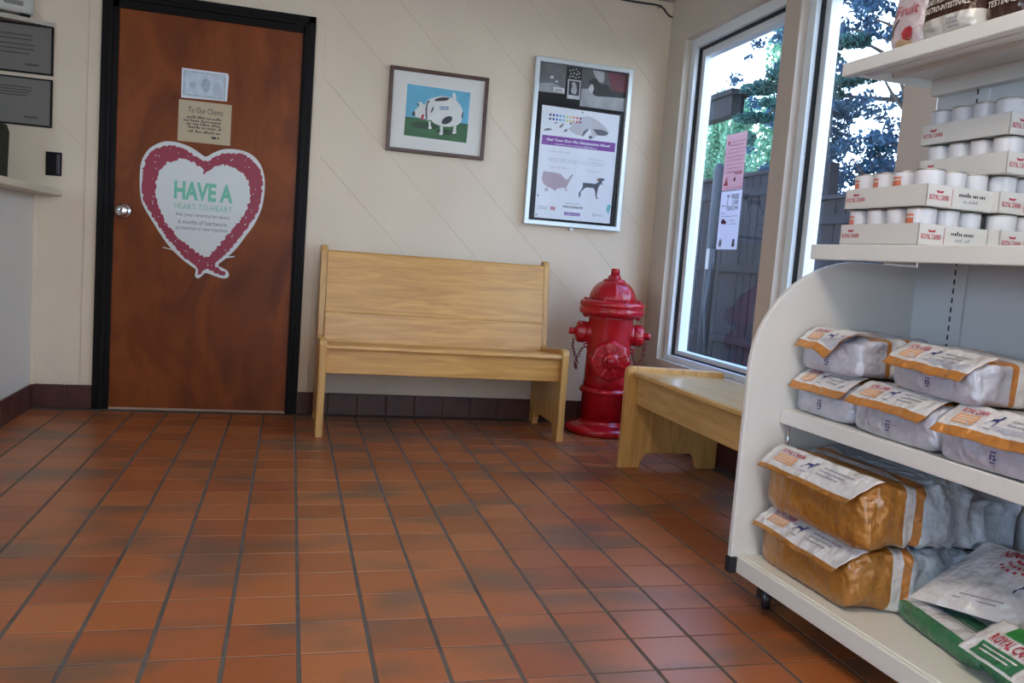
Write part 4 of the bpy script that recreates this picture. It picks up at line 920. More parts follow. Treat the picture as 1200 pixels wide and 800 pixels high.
def bag_body(D, W, H_, zones, seed, e=5.0, back=0.35, crum=0.007, front=0, top_zone=None):
    """pack lying on its side: local x depth, y width (-W/2..W/2), z height; zones [(x_end, material slot)] along the depth"""
    NX, NT = 44, 56
    vs = []; ring = []
    sv = Vector((seed * 3.1, seed * 1.7, seed * 0.9))
    def hgt(t): return H_ * (1 - (1 - back) * sm((t - 0.55) / 0.45))
    xs = [D * (i / NX) ** 1.15 for i in range(NX + 1)]
    for i, x in enumerate(xs):
        t = x / D; h = hgt(t); w = W * (1 + 0.03 * sm(t * 3)) * (0.985 if i == 0 else 1)
        fr = 0.965 if i == 0 else 1.0; cham = 1 - 0.26 * (1 - sm(x / 0.035))
        for k in range(NT):
            a = 2 * PI * (k + 0.5) / NT; c_, s_ = math.cos(a), math.sin(a)
            y = w / 2 * math.copysign(abs(c_) ** (2 / e), c_) * fr
            z = h / 2 + h / 2 * math.copysign(abs(s_) ** (2 / e), s_) * fr
            z = z if z < h * 0.4 else h * 0.4 + (z - h * 0.4) * cham
            if y < 0: y *= 1 - 0.13 * (1 - sm(x / 0.05)) * sm((z / h - 0.1) * 1.3)
            # side gusset: a crease pinched inwards at half height
            g_ = max(0.0, 1 - abs(z - h / 2) / (h * 0.5)); y -= math.copysign(0.010 * g_ * sm(t * 4 + 0.2), y)
            p = Vector((x, y, z)); q = p * 9 + sv
            d1 = 0.8 * noise.noise(q) + 1.3 * (0.25 - abs(noise.noise(q * 1.9))) + 0.5 * (0.2 - abs(noise.noise(q * 4.3)))
            amp = crum * (0.55 + 0.9 * sm((t - 0.2) * 2)); nrm = Vector((0, y / (W / 2), (z - h / 2) / max(h / 2, 1e-3))).normalized()
            p += nrm * d1 * amp - Vector((0, 0, 0))
            if p.z < 0.0005: p.z = 0.0005
            vs.append(p)
    n0 = len(vs)
    # front cap
    caps = []
    for j, f in enumerate((0.80, 0.55, 0.28)):
        for k in range(NT):
            v = vs[k]; c0 = Vector((0, 0, H_ / 2)); p = c0 + (Vector((0, v.y, v.z)) - c0) * f
            q = p * 11 + sv; p.x = -0.004 - 0.006 * (1 - f) - 0.004 * (noise.noise(q) + abs(noise.noise(q * 2)))
            vs.append(p)
    vs.append(Vector((-0.012, 0, H_ / 2)))
    mb = MB()
    for i in range(NX):
        xm = (xs[i] + xs[i + 1]) / 2
        mi = next((z_[1] for z_ in zones if xm <= z_[0]), zones[-1][1])
        for k in range(NT):
            k2 = (k + 1) % NT; m_ = mi
            if top_zone and 0.10 < (k + 0.5) / NT < 0.40 and top_zone[0] <= xm <= top_zone[1]: m_ = top_zone[2]
            mb.f.append((i * NT + k2, i * NT + k, (i + 1) * NT + k, (i + 1) * NT + k2)); mb.m.append(m_); mb.sm.append(True)
    mb.v = [tuple(v) for v in vs]
    def capf(a, b_):
        for k in range(NT):
            k2 = (k + 1) % NT; mb.f.append((a + k, a + k2, b_ + k2, b_ + k)); mb.m.append(front); mb.sm.append(True)
    capf(0, n0); capf(n0, n0 + NT); capf(n0 + NT, n0 + 2 * NT)
    for k in range(NT): mb.f.append((n0 + 2 * NT + k, n0 + 2 * NT + (k + 1) % NT, n0 + 3 * NT)); mb.m.append(front); mb.sm.append(True)
    mb.f.append(tuple(NX * NT + k for k in range(NT))); mb.m.append(zones[-1][1]); mb.sm.append(False)
    return mb

def flap(b, W, H_, hx, drop, out, stripe, mw, ms, seed, wtop=0.94, wbot=1.04, curl=0.3, tuck=None):
    """folded bottom seam hanging over the top front edge: white print with a coloured band along its lower edge"""
    hinge = Vector((hx, 0, H_ + (0.010 if H_ < 0.12 else 0.005))); tip = Vector((-out, 0, H_ - drop))
    NU, NV = 60, 20; vs = []; fs = []; mi = []
    sv = Vector((seed * 2.3, 5.1, seed))
    L = (tip - hinge).length
    nrm = Vector((-(H_ + 0.004 - tip.z), 0, hx + out)).normalized(); nrm = -nrm if nrm.z < 0 else nrm
    def P(u, v, off=0):
        yl = W / 2 * wtop * (1 - v) + (W / 2 * wbot + 0.004) * v; yr = -W / 2 * 0.99 * (1 - v) - (W / 2 - 0.13 * W) * v
        dip = tuck(u, v) if tuck else 0.0
        p = hinge.lerp(tip, v) + Vector((0, yr + (yl - yr) * u, 0))
        p += nrm * (0.007 * math.sin(v * PI * 0.9) + 0.006 * (abs(noise.noise(Vector((u * 4.5 + v * 2, v * 1.5, 0)) + sv)) - 0.1) + 0.002 * noise.noise(Vector((u * 14, v * 6, 0)) + sv) + off)
        p.z += 0.006 * noise.noise(Vector((u * 3.0, 0.3, seed))) * v
        p += Vector((-0.006 * curl * abs(2 * u - 1) ** 3 * v, 0, dip * v))
        return p
    for j in range(NV + 1):
        for i in range(NU + 1): vs.append(P(i / NU, j / NV))
    for j in range(NV):
        for i in range(NU):
            a = j * (NU + 1) + i; fs.append((a, a + 1, a + NU + 2, a + NU + 1)); mi.append(1 if (j + 0.5) / NV > 1 - stripe else 0)
    mb = MB(); mb.v = [tuple(v) for v in vs]; mb.f = fs; mb.m = mi; mb.sm = [True] * len(fs)
    n0 = len(vs)
    # thickness
    back = [Vector(v) - nrm * 0.0012 for v in vs]; mb.v += [tuple(v) for v in back]
    mb.f += [tuple(reversed([i + n0 for i in f])) for f in fs]; mb.m += mi; mb.sm += [True] * len(fs)
    rim = list(range(NU + 1)) + [j * (NU + 1) + NU for j in range(1, NV + 1)] + [NV * (NU + 1) + i for i in range(NU - 1, -1, -1)] + [j * (NU + 1) for j in range(NV - 1, 0, -1)]
    for i in range(len(rim)):
        a, c_ = rim[i], rim[(i + 1) % len(rim)]; mb.f.append((c_, a, a + n0, c_ + n0)); mb.m.append(1); mb.sm.append(False)
    o = obj('folded_seam', mb, [mw, ms], b)
    return o, P
def conform(me, P):
    """lay a flat print (u to the right, v downwards, both 0..1) on the seam"""
    for v in me.vertices: v.co = P(v.co.x, v.co.y, 0.0022)
    return me
def print_rects(P, rs, m, parent, name, du=0.08, off=0.0018):
    mb = MB()
    for (a, b_, c_, d_) in rs:
        n = max(1, int((c_ - a) / (du * 0.3))); k = max(1, int((d_ - b_) / 0.05))
        for i in range(n):
            for j in range(k):
                u0 = a + (c_ - a) * i / n; u1 = a + (c_ - a) * (i + 1) / n; v0 = b_ + (d_ - b_) * j / k; v1 = b_ + (d_ - b_) * (j + 1) / k
                mb.add([P(u0, v0, off), P(u0, v1, off), P(u1, v1, off), P(u1, v0, off)], [(0, 1, 2, 3)])
    return obj(name, mb, m, parent)
ID = Matrix.Identity(4)
def seam_text(s, P, rect, m, parent, bold=0.0):
    u0, v0, u1, v1 = rect
    # viewer reads from -y (right hand of the viewer is towards +u when the seam faces them)
    me = text_mesh(s, ID, u0, -v1, u1, -v0, 0, bold)
    for v in me.vertices: v.co.y = -v.co.y
    conform(me, P); me.materials.clear(); me.materials.append(m)
    return obj('lettering', me, None, parent)
_sw = random.Random(9)
def wordrects(u0, v0, u1, v1, asp):
    rs = []; x = u0; h_ = v1 - v0; unit = h_ * asp
    while x < u1 - unit:
        w = min(_sw.uniform(1.0, 3.5) * unit, u1 - x); rs.append((x, v0, x + w, v1)); x += w + 0.5 * unit
    return rs
def decorate(P, o, W, L, dogm=M_navy, labm=M_tanp):
    asp = L / W
    seam_text('ROYAL CANIN', P, (0.10, 0.16, 0.33, 0.32), M_logo, o, 0.02)
    print_rects(P, [(0.10, 0.36, 0.31, 0.66)], labm, o, 'label_block')
    print_rects(P, [(0.12, 0.42, 0.29, 0.45), (0.12, 0.50, 0.29, 0.53), (0.12, 0.58, 0.24, 0.61)], M_tanl, o, 'label_lines', 0.08, 0.0024)
    me = poly_mesh([(0.385 + a * 0.10, 0.56 - b_ * 0.34) for a, b_ in DOGN], ID, 0).mesh('dog_print', dogm); bmx = bmesh.new(); bmx.from_mesh(me); bmesh.ops.triangulate(bmx, faces=bmx.faces[:]); bmx.to_mesh(me); bmx.free(); conform(me, P); obj('dog_print', me, None, o)
    print_rects(P, [(0.40, 0.62, 0.47, 0.65)], M_gink, o, 'small_print', 0.2)
    rs = []
    for i in range(3): rs += wordrects(0.55, 0.26 + i * 0.13, 0.84 - 0.04 * i, 0.31 + i * 0.13, asp)
    print_rects(P, rs, M_gink, o, 'text_lines', 0.3)

def bag_root(name, n, s, z, yaw=0.0, pitch=0.0, roll=0.0, **kw):
    p = G(n, s, z)
    r = root(name, tuple(p), rot=(roll, pitch, GA + yaw), **kw)
    return r
GRP = 'small pet food bags on the middle shelf'
def small_bag(n, s0, s1, z, label, seed, yaw=0.0, D=0.33, H_=0.112, pitch=0.0, roll=0.0, tuck=None, drop=0.050):
    W = s1 - s0
    b = bag_root('pet_food_bag', n, (s0 + s1) / 2, z, yaw, pitch, roll, label=label, cat='pet food bag', group=GRP)
    zones = [(0.075, 0), (0.092, 1), (0.135, 2), (0.148, 1), (9, 0)]
    o = obj('bag', bag_body(D, W, H_, zones, seed, e=7, back=0.5, crum=0.008, top_zone=(0.03, 0.075, 1)), [M_foil, M_orange, M_flapw], b)
    f, P = flap(b, W, H_, 0.038, drop, 0.022, 0.27, M_flapw, M_orange, seed, tuck=tuck)
    # viewer sees local -x, so the reading direction runs towards -y: mirror u
    Q = lambda u, v, off=0.0: P(1 - u, v, off)
    decorate(Q, f, W, 0.075)
    # navy mark printed on the front face
    FB = Matrix(((0, 0, -1, -0.0155), (-1, 0, 0, 0), (0, 1, 0, 0), (0, 0, 0, 1)))
    obj('navy_mark', rects_mesh([(-0.006, H_ * 0.20, 0.006, H_ * 0.225), (-0.007, H_ * 0.26, -0.003, H_ * 0.36), (0.001, H_ * 0.25, 0.007, H_ * 0.30), (-0.001, H_ * 0.32, 0.006, H_ * 0.35), (-0.007, H_ * 0.39, 0.007, H_ * 0.415)], FB, 0.0), M_navy, b)
    return b
small_bag(0.125, 0.020, 0.245, 0.5535, 'small grey and orange bag at the far left end of the middle shelf, bottom layer', 1, yaw=0.03)
small_bag(0.110, 0.262, 0.540, 0.5535, 'small grey and orange bag in the middle of the bottom layer on the middle shelf', 2, yaw=-0.03)
small_bag(0.095, 0.563, 0.850, 0.5535, 'small grey bag with a broad orange band nearest the right edge of the photo', 3, yaw=0.02, drop=0.056)
small_bag(0.130, 0.022, 0.250, 0.674, 'crumpled grey bag on top at the far left end of the middle shelf', 4, yaw=0.05, H_=0.105, tuck=lambda u, v: 0.045 * max(0.0, 1 - u / 0.42) - 0.022 * max(0.0, 1 - abs(u - 0.42) / 0.25))
small_bag(0.125, 0.350, 0.625, 0.675, 'grey and orange bag lying on top of the middle bag of the middle shelf', 5, yaw=-0.08, H_=0.098, roll=0.03)

def big_bag(n, s0, s1, z, label, seed, yaw, H_, D=0.440, drop=0.062, out=0.026):
    W = s1 - s0
    b = bag_root('pet_food_sack', n, (s0 + s1) / 2, z, yaw, label=label, cat='pet food bag', group='large ochre ended sacks on the bottom deck')
    zones = [(0.095, 0), (0.100, 1), (0.128, 2), (0.150, 1), (9, 3)]
    obj('sack', bag_body(D, W, H_, zones, seed, e=8, back=0.7, crum=0.026, front=0), [M_brown, M_orange, M_flapw, M_foilb], b)
    f, P = flap(b, W, H_, 0.032, drop, out, 0.17, M_flapw, M_brown, seed, wtop=0.93, wbot=1.03, curl=0.3)
    Q = lambda u, v, off=0.0: P(1 - u, v, off)
    decorate(Q, f, W, 0.10)
    mb = MB()
    for i in range(10):
        z0 = H_ * 0.24 + i * H_ * 0.055; mb.add([(0.108, -W / 2 * 1.012 - 0.004, z0), (0.108 + 0.012 * (0.5 + 0.5 * ((i * 7) % 3) / 2), -W / 2 * 1.012 - 0.004, z0), (0.12, -W / 2 * 1.012 - 0.004, z0 + H_ * 0.03), (0.108, -W / 2 * 1.012 - 0.004, z0 + H_ * 0.03)], [(0, 1, 2, 3)])
    return b
big_bag(0.050, 0.020, 0.415, 0.134, 'large ochre and white sack lying at the bottom of the stack on the lowest deck', 6, -0.03, 0.150)
big_bag(0.045, 0.030, 0.440, 0.292, 'large ochre and white sack lying on top of the other ochre sack', 7, -0.01, 0.165)

# green and white sacks
GG = 'green and white sacks on the bottom deck'
def pillow(cs, th, seed, N=36, crum=0.006, back_mat=None):
    """soft flat sack between four corners (front left, front right, back right, back left), local coordinates"""
    cs = [Vector(c_) for c_ in cs]; nrm = ((cs[1] - cs[0]).cross(cs[3] - cs[0])).normalized()
    if nrm.z < 0: nrm = -nrm
    sv = Vector((seed, seed * 2.1, 0))
    def S(u, v, side, off=0.0):
        p = cs[0].lerp(cs[1], u).lerp(cs[3].lerp(cs[2], u), v)
        bul = (1 - abs(2 * u - 1) ** 3.5) * (1 - abs(2 * v - 1) ** 3.5)
        q = p * 10 + sv; d1 = noise.noise(q) * 0.8 + 1.2 * (0.25 - abs(noise.noise(q * 1.7)))
        return p + nrm * ((th * bul if side > 0 else -th * 0.35 * bul) + crum * d1 * (0.3 + bul) + off)
    vs = []; fs = []; mi = []
    for side in (1, -1):
        o_ = len(vs)
        for j in range(N + 1):
            for i in range(N + 1): vs.append(S(i / N, j / N, side))
        for j in range(N):
            for i in range(N):
                a = o_ + j * (N + 1) + i; f_ = (a, a + 1, a + N + 2, a + N + 1); fs.append(f_ if side > 0 else f_[::-1]); mi.append(0)
    mb = MB(); mb.v = [tuple(v) for v in vs]; mb.f = fs; mb.m = mi; mb.sm = [True] * len(fs)
    return mb, S
def LG(r, n, s, z): return MW[r].inverted() @ G(n, s, z)
# lower sack: low green front, white strip with a dog, green valley
b1 = bag_root('pet_food_sack', 0.145, 0.56, 0.134, -0.18, label='flat green and white sack lying lowest on the bottom deck', cat='pet food bag', group=GG)
W1 = 0.30
obj('sack', bag_body(0.34, W1, 0.050, [(0.010, 0), (0.058, 1), (0.11, 0), (9, 1)], 8, e=5, back=0.8, crum=0.006, front=0), [M_greenf, M_flapw], b1)
F = Matrix.Translation((0.040, 0, 0.0555)) @ Matrix.Rotation(-PI / 2, 4, 'Z')
dog(F, -0.055, -0.012, -0.020, 0.016, 0.0, M_navy, b1, flip=False)
obj('text_lines', rects_mesh([(0.010, 0.010 - i * 0.009, 0.085 - 0.012 * i, 0.013 - i * 0.009) for i in range(3)], F, 0.0), M_gink, b1)
pk = MB(); c0 = Vector((0.0, W1 / 2, 0.0))
pk.add([(0.0, W1 / 2 - 0.01, 0.045), (-0.012, W1 / 2 + 0.022, 0.02), (0.02, W1 / 2 + 0.03, 0.078), (0.06, W1 / 2 + 0.012, 0.085)], [(0, 1, 2), (0, 2, 3)], 0)
pk.add([(0.06, W1 / 2 + 0.012, 0.085), (0.02, W1 / 2 + 0.03, 0.078), (0.05, W1 / 2 + 0.04, 0.088), (0.15, W1 / 2 + 0.02, 0.09), (0.12, W1 / 2 - 0.04, 0.05)], [(0, 1, 2, 3), (0, 3, 4)], 1)
obj('gusset_corner', pk, [M_flapw, M_greenf], b1)
# upper white sack sloping up towards the back
b2 = bag_root('pet_food_sack', 0.33, 0.66, 0.20, 0.0, label='white sack with red lettering sloping on top of the green edged sack', cat='pet food bag', group=GG)
pm2, S2 = pillow([LG(b2, 0.165, 0.455, 0.192), LG(b2, 0.345, 0.95, 0.235), LG(b2, 0.480, 0.95, 0.335), LG(b2, 0.385, 0.450, 0.318)], 0.040, 9)
obj('sack', pm2, M_flapw, b2)
def on_sack(me, m, nm):
    bmx = bmesh.new(); bmx.from_mesh(me); bmesh.ops.triangulate(bmx, faces=bmx.faces[:]); bmx.to_mesh(me); bmx.free()
    for v in me.vertices: v.co = S2(v.co.x, v.co.y, 1, 0.002)
    me.materials.clear(); me.materials.append(m); return obj(nm, me, None, b2)
me = text_mesh('ROYAL CANIN', Matrix(((-1, 0, 0, 0.46), (0, -1, 0, 0.86), (0, 0, 1, 0), (0, 0, 0, 1))), 0.0, 0.0, 0.30, 0.13, 0, 0.03)
on_sack(me, M_logo, 'lettering')
mb = MB()
for j in range(3):
    for i in range(7):
        a = -0.95 + i * 0.316; rr = 0.10 + 0.075 * j; x = 0.30 + rr * 0.42 * math.sin(a); y = 0.74 - rr * math.cos(a) * 0.9
        mb.add([(x + 0.009 * math.cos(q * PI / 3), y + 0.020 * math.sin(q * PI / 3), 0) for q in range(6)], [(0, 1, 2, 3, 4, 5)])
on_sack(mb.mesh('crown_mark', M_logo), M_logo, 'crown_mark')
on_sack(poly_mesh([(0.36 + a * 0.12, 0.26 + b_ * 0.20) for a, b_ in DOGN], ID, 0).mesh('dog_print', M_navy), M_navy, 'dog_print')
on_sack(rects_mesh([(0.16, 0.10, 0.34, 0.115), (0.18, 0.14, 0.36, 0.155)], ID, 0).mesh('small_print', M_gink), M_gink, 'small_print')
# third sack, its white folded end with the green label towards the camera
b3 = bag_root('pet_food_sack', 0.110, 0.86, 0.134, -0.12, label='sack with a white folded end and green label in the bottom right corner', cat='pet food bag', group=GG)
W3 = 0.36
obj('sack', bag_body(0.34, W3, 0.085, [(0.06, 0), (9, 1)], 10, e=5, back=0.6, crum=0.010, front=0), [M_greenf, M_flapw], b3)
f3, P3 = flap(b3, W3, 0.097, 0.055, 0.058, 0.040, 0.06, M_flapw, M_greenf, 10, wtop=0.98, wbot=1.00)
Q3 = lambda u, v, off=0.0: P3(1 - u, v, off)
M_leaf = mat('leaf_green_print', (0.03, 0.22, 0.05), rough=0.35)
print_rects(Q3, [(0.12, 0.0, 0.50, 0.28)], M_leaf, f3, 'green_leaf')
seam_text('ROYAL CANIN', Q3, (0.09, 0.33, 0.42, 0.54), M_logo, f3, 0.02)
print_rects(Q3, [(0.08, 0.60, 0.42, 0.90)], M_greenf, f3, 'green_label')
print_rects(Q3, [(0.11, 0.67, 0.38, 0.70), (0.11, 0.76, 0.34, 0.79)], M_flapw, f3, 'label_lines', 0.08, 0.0026)

# ------------------------------------------------------------------ cans in cardboard trays on the upper shelf
M_card = mat('white_tray_card', (0.66, 0.645, 0.62), rough=0.6)
M_can = mat('white_can_label', (0.66, 0.66, 0.70), rough=0.35)
M_lid = mat('steel_can_end', (0.50, 0.48, 0.45), rough=0.3, metal=0.9)
M_orl = mat('orange_red_print', (0.68, 0.20, 0.11), rough=0.45)
CR, CH, CP = 0.0328, 0.0855, 0.0668
def make_can(label, band):
    r = root('food_can', (0, 0, 0), label=label, cat='can', group='cans in the white trays')
    obj('can_body', MB().lathe([(CR - 0.003, 0.001), (CR, 0.004), (CR, CH - 0.005), (CR - 0.0005, CH - 0.003)], n=24), M_can, r)
    obj('lid', MB().lathe([(CR - 0.001, CH - 0.005), (CR + 0.0006, CH - 0.003), (CR + 0.0006, CH), (CR - 0.002, CH), (CR - 0.003, CH - 0.003), (0, CH - 0.003)], n=24), M_lid, r)
    if band:
        mb = MB(); n = 12
        for (z0, z1) in ((0.045, 0.062), (0.066, 0.071)):
            vs = []; fs = []
            for k in range(n + 1):
                a = PI - 0.75 + 1.5 * k / n - 0.5
                for z in (z0, z1): vs.append((1.008 * CR * math.cos(a), 1.008 * CR * math.sin(a), z))
            for k in range(n): fs.append((2 * k, 2 * k + 2, 2 * k + 3, 2 * k + 1))
            mb.add(vs, fs, 0, True)
        obj('orange_print', mb, M_orl, r)
    return r
protos = {}
def put_can(n, s, z, label, band):
    if band not in protos: protos[band] = c_ = make_can(label, band)
    else: c_ = copy_tree(protos[band])
    p = G(n, s, z); c_.location = p; c_.rotation_euler = (0, 0, GA + random.uniform(-.15, .15)); c_['label'] = label
ORD = ['first', 'second', 'third', 'fourth', 'fifth', 'sixth']
def tray(n0, s0, nn, ns, z, yaw, label, where, bands=(), open_cans=None, th=0.052):
    """tray of nn cans across and ns cans along the shelf; only the two rows that show are filled"""
    W_, L_2 = nn * CP + 0.006, ns * CP + 0.006
    r = root('can_tray', tuple(G(n0 + W_ / 2, s0 + L_2 / 2, z)), rz=GA + yaw, label=label, cat='tray', group='cardboard trays of cans')
    t = 0.0025; mb = MB()
    mb.box(-W_ / 2, -L_2 / 2, 0.0008, W_ / 2, L_2 / 2, 0.003)
    mb.box(-W_ / 2, -L_2 / 2, 0.001, -W_ / 2 + t, L_2 / 2, th); mb.box(W_ / 2 - t, -L_2 / 2, 0.001, W_ / 2, L_2 / 2, th)
    mb.box(-W_ / 2, -L_2 / 2, 0.001, W_ / 2, -L_2 / 2 + t, th); mb.box(-W_ / 2, L_2 / 2 - t, 0.001, W_ / 2, L_2 / 2, th)
    obj('tray_box', mb, M_card, r)
    # print: front side (towards -x) and end (towards -y)
    Fx = Matrix(((0, 0, -1, -W_ / 2), (-1, 0, 0, 0), (0, 1, 0, 0), (0, 0, 0, 1)))
    Fy = Matrix(((1, 0, 0, 0), (0, 0, -1, -L_2 / 2), (0, 1, 0, 0), (0, 0, 0, 1)))
    text('ROYAL CANIN', Fx, (-L_2 / 2 + 0.008, 0.018, -L_2 / 2 + 0.072, 0.029), 0.0006, M_logo, r, 'lettering', 0.02)
    obj('crown_mark', poly_mesh([(-L_2 / 2 + 0.032, 0.033), (-L_2 / 2 + 0.048, 0.033), (-L_2 / 2 + 0.052, 0.039), (-L_2 / 2 + 0.040, 0.037), (-L_2 / 2 + 0.028, 0.039)], Fx, 0.0006), M_logo, r)
    text('ROYAL CANIN', Fy, (-W_ / 2 + 0.008, 0.016, -W_ / 2 + 0.066, 0.029), 0.0006, M_logo, r, 'lettering', 0.02)
    obj('crown_mark', poly_mesh([(-W_ / 2 + 0.030, 0.033), (-W_ / 2 + 0.046, 0.033), (-W_ / 2 + 0.050, 0.039), (-W_ / 2 + 0.038, 0.037), (-W_ / 2 + 0.026, 0.039)], Fy, 0.0006), M_logo, r)
    obj('divider_line', rects_mesh([(-W_ / 2 + 0.074, 0.006, -W_ / 2 + 0.0755, 0.046)], Fy, 0.0006), M_logo, r)
    if nn > 2:
        words(MW[r] @ Fy, -W_ / 2 + 0.095, 0.030, W_ / 2 - 0.030, 0.040, 0.0006, M_ink, r, 'product_line'); words(MW[r] @ Fy, -W_ / 2 + 0.110, 0.016, W_ / 2 - 0.045, 0.024, 0.0006, M_gink, r, 'product_line')
    inv = GM.inverted() @ MW[r]
    k = 0
    for j in range(ns):
        p = inv @ Vector((-W_ / 2 + 0.003 + CP / 2, L_2 / 2 - 0.003 - CP * (j + 0.5), 0.0035))
        put_can(p.x, -p.y, p.z, '%s can from the left along the front of %s' % (ORD[j], where), j in bands)
    for i in range(1, nn):
        p = inv @ Vector((-W_ / 2 + 0.003 + CP * (i + 0.5), -L_2 / 2 + 0.003 + CP / 2, 0.0035))
        put_can(p.x, -p.y, p.z, '%s can back from the corner at the near end of %s' % (ORD[i - 1], where), False)
    return r
Z0 = 1.0115; DZ = 0.0915
tray(0.146, 0.096, 3, 4, Z0, 0.0, 'white cardboard tray of cans at the bottom left of the upper shelf', 'the bottom left tray', (0, 3))
tray(0.148, 0.100, 3, 4, Z0 + DZ, 0.025, 'white cardboard tray of cans stacked on the bottom left tray', 'the upper left tray', (0, 1, 2))
tray(0.3530, 0.130, 2, 4, Z0, 0.0, 'white cardboard tray of cans on the upper shelf behind the left stack', 'the lowest rear tray')
tray(0.3515, 0.120, 2, 4, Z0 + DZ, -0.015, 'white cardboard tray of cans second from the bottom in the back stack', 'the second rear tray')
tray(0.340, 0.135, 2, 4, Z0 + 2 * DZ, 0.0, 'white cardboard tray of cans third from the bottom in the back stack', 'the third rear tray')
tray(0.340, 0.130, 2, 4, Z0 + 3 * DZ, 0.0, 'white cardboard tray of cans on the very top of the back stack', 'the top rear tray')

# ------------------------------------------------------------------ pouches standing on the top shelf
def pouch(n, s0, s1, h, mats, zones, seed, label, yaw=0.0):
    """standing pouch: bulging at the foot, flat at the top; local x to the viewer's left-right, z up, y thickness"""
    W = s1 - s0
    r = root('treat_pouch', tuple(G(n, (s0 + s1) / 2, 1.5025)), rz=GA + yaw - PI / 2, label=label, cat='pouch', group='pouches standing on the top shelf')
    NU, NZ = 28, 30; vs = []; fs = []; mi = []; sm_ = []
    for j in range(NZ + 1):
        t = j / NZ; th = 0.040 * (1 - 0.9 * sm((t - 0.15) / 0.85)) * (0.7 + 0.3 * sm(t * 8))
        for k in range(NU):
            a = 2 * PI * k / NU; c_, s_ = math.cos(a), math.sin(a)
            x = W / 2 * math.copysign(abs(c_) ** 0.55, c_) * (1 - 0.03 * math.sin(t * PI)); y = th * math.copysign(abs(s_) ** 0.9, s_)
            y += 0.003 * noise.noise(Vector((x * 30, t * 8, seed * 3 + s_))); vs.append((x, y, t * h))
    for j in range(NZ):
        for k in range(NU):
            k2 = (k + 1) % NU; fs.append((j * NU + k, j * NU + k2, (j + 1) * NU + k2, (j + 1) * NU + k))
            t = (j + 0.5) / NZ * h; mi.append(next((q[1] for q in zones if t <= q[0]), zones[-1][1]))
    fs.append(tuple(reversed(range(NU)))); mi.append(0); fs.append(tuple(NZ * NU + k for k in range(NU))); mi.append(0)
    mb = MB(); mb.v = vs; mb.f = fs; mb.m = mi; mb.sm = [True] * len(fs)
    obj('pouch_body', mb, mats, r)
    return r, W
M_pk = foil('blush_white_foil', (0.66, 0.56, 0.60), 0.22, 0.1, 0.05)
M_choc = foil('dark_brown_foil', (0.050, 0.017, 0.011), 0.22, 0.1, 0.1)
M_crm = foil('cream_print_foil', (0.62, 0.60, 0.56), 0.25, 0.08, 0.05)
M_cp = mat('cream_print', (0.62, 0.58, 0.52), rough=0.4)
def on_pouch(src, m, r, W, nm, off=0.0015, h=0.24):
    """wrap a flat print (x to the right, y up) round the pouch front"""
    me = src.mesh(nm, m) if isinstance(src, MB) else src
    bmx = bmesh.new(); bmx.from_mesh(me); bmesh.ops.triangulate(bmx, faces=bmx.faces[:]); bmx.to_mesh(me); bmx.free()
    for v in me.vertices:
        x, z = v.co.x, v.co.y; t = z / h; th = 0.040 * (1 - 0.9 * sm((t - 0.15) / 0.85)) * (0.7 + 0.3 * sm(t * 8))
        c_ = min(0.98, abs(2 * x / W) ** (1 / 0.55)); v.co = (x, -(th * math.sqrt(1 - c_ * c_) ** 0.9 + off + 0.002), z)
    me.materials.clear(); me.materials.append(m); return obj(nm, me, None, r)
PT = lambda s_, rc_, m, r, W, b=0.0: on_pouch(text_mesh(s_, ID, *rc_, 0, b), m, r, W, 'lettering', 0.0022)
r, W = pouch(0.222, 0.135, 0.262, 0.24, [M_pk], [(9, 0)], 1, 'white and pink fruit pouch with red handwriting at the left end of the top shelf')
PT('Fruit', (-0.030, 0.078, 0.040, 0.106), M_logo, r, W)
on_pouch(poly_mesh([(0.004, 0.020), (0.022, 0.014), (0.034, 0.026), (0.034, 0.040), (0.026, 0.048), (0.010, 0.046), (0.000, 0.034)], ID, 0), mat('strawberry_red', (0.40, 0.04, 0.05), rough=0.35, noise_amt=0.3, noise_scale=80), r, W, 'strawberry_print', 0.002)
on_pouch(poly_mesh([(-0.040, 0.026), (-0.034, 0.030), (-0.030, 0.050), (-0.020, 0.066), (-0.014, 0.070), (-0.018, 0.074), (-0.030, 0.062), (-0.038, 0.044)], ID, 0), M_choc, r, W, 'vanilla_pod_print')
on_pouch(poly_mesh([(-0.03, 0.006), (0.03, 0.006), (0.024, 0.020), (-0.004, 0.022), (-0.022, 0.018)], ID, 0), mat('pale_fruit_print', (0.55, 0.38, 0.22), rough=0.35, noise_amt=0.3, noise_scale=60), r, W, 'fruit_print')
PT('Fruit', (-0.030, 0.135, 0.036, 0.160), M_logo, r, W, 0.03)
r, W = pouch(0.205, 0.258, 0.430, 0.24, [M_crm, M_choc], [(0.036, 0), (9, 1)], 2, 'white pouch with a brown gastrointestinal band, second on the top shelf')
PT('GASTROINTESTINAL', (-0.058, 0.072, 0.066, 0.086), M_cp, r, W, 0.02)
PT('GASTRO-INTESTINALE', (-0.062, 0.052, 0.070, 0.066), M_cp, r, W, 0.02)
on_pouch(poly_mesh([(-0.080, 0.036), (-0.068, 0.034), (-0.066, 0.055), (-0.070, 0.075), (-0.066, 0.10), (-0.076, 0.11), (-0.082, 0.08)], ID, 0), M_cp, r, W, 'pale_swirl')
for z_ in (0.026, 0.017, 0.009): on_pouch(rects_mesh([(0.012 + 0.008 * q, z_, 0.018 + 0.008 * q, z_ + 0.004) for q in range(4)], ID, 0), M_gink, r, W, 'text_lines')
r, W = pouch(0.236, 0.415, 0.535, 0.24, [M_choc], [(9, 0)], 3, 'dark brown pouch, third on the top shelf, partly behind the gastrointestinal one')
PT('TESTINAL', (-0.030, 0.056, 0.044, 0.070), M_cp, r, W, 0.02)
PT('TESTINALE', (-0.034, 0.034, 0.046, 0.048), M_cp, r, W, 0.02)
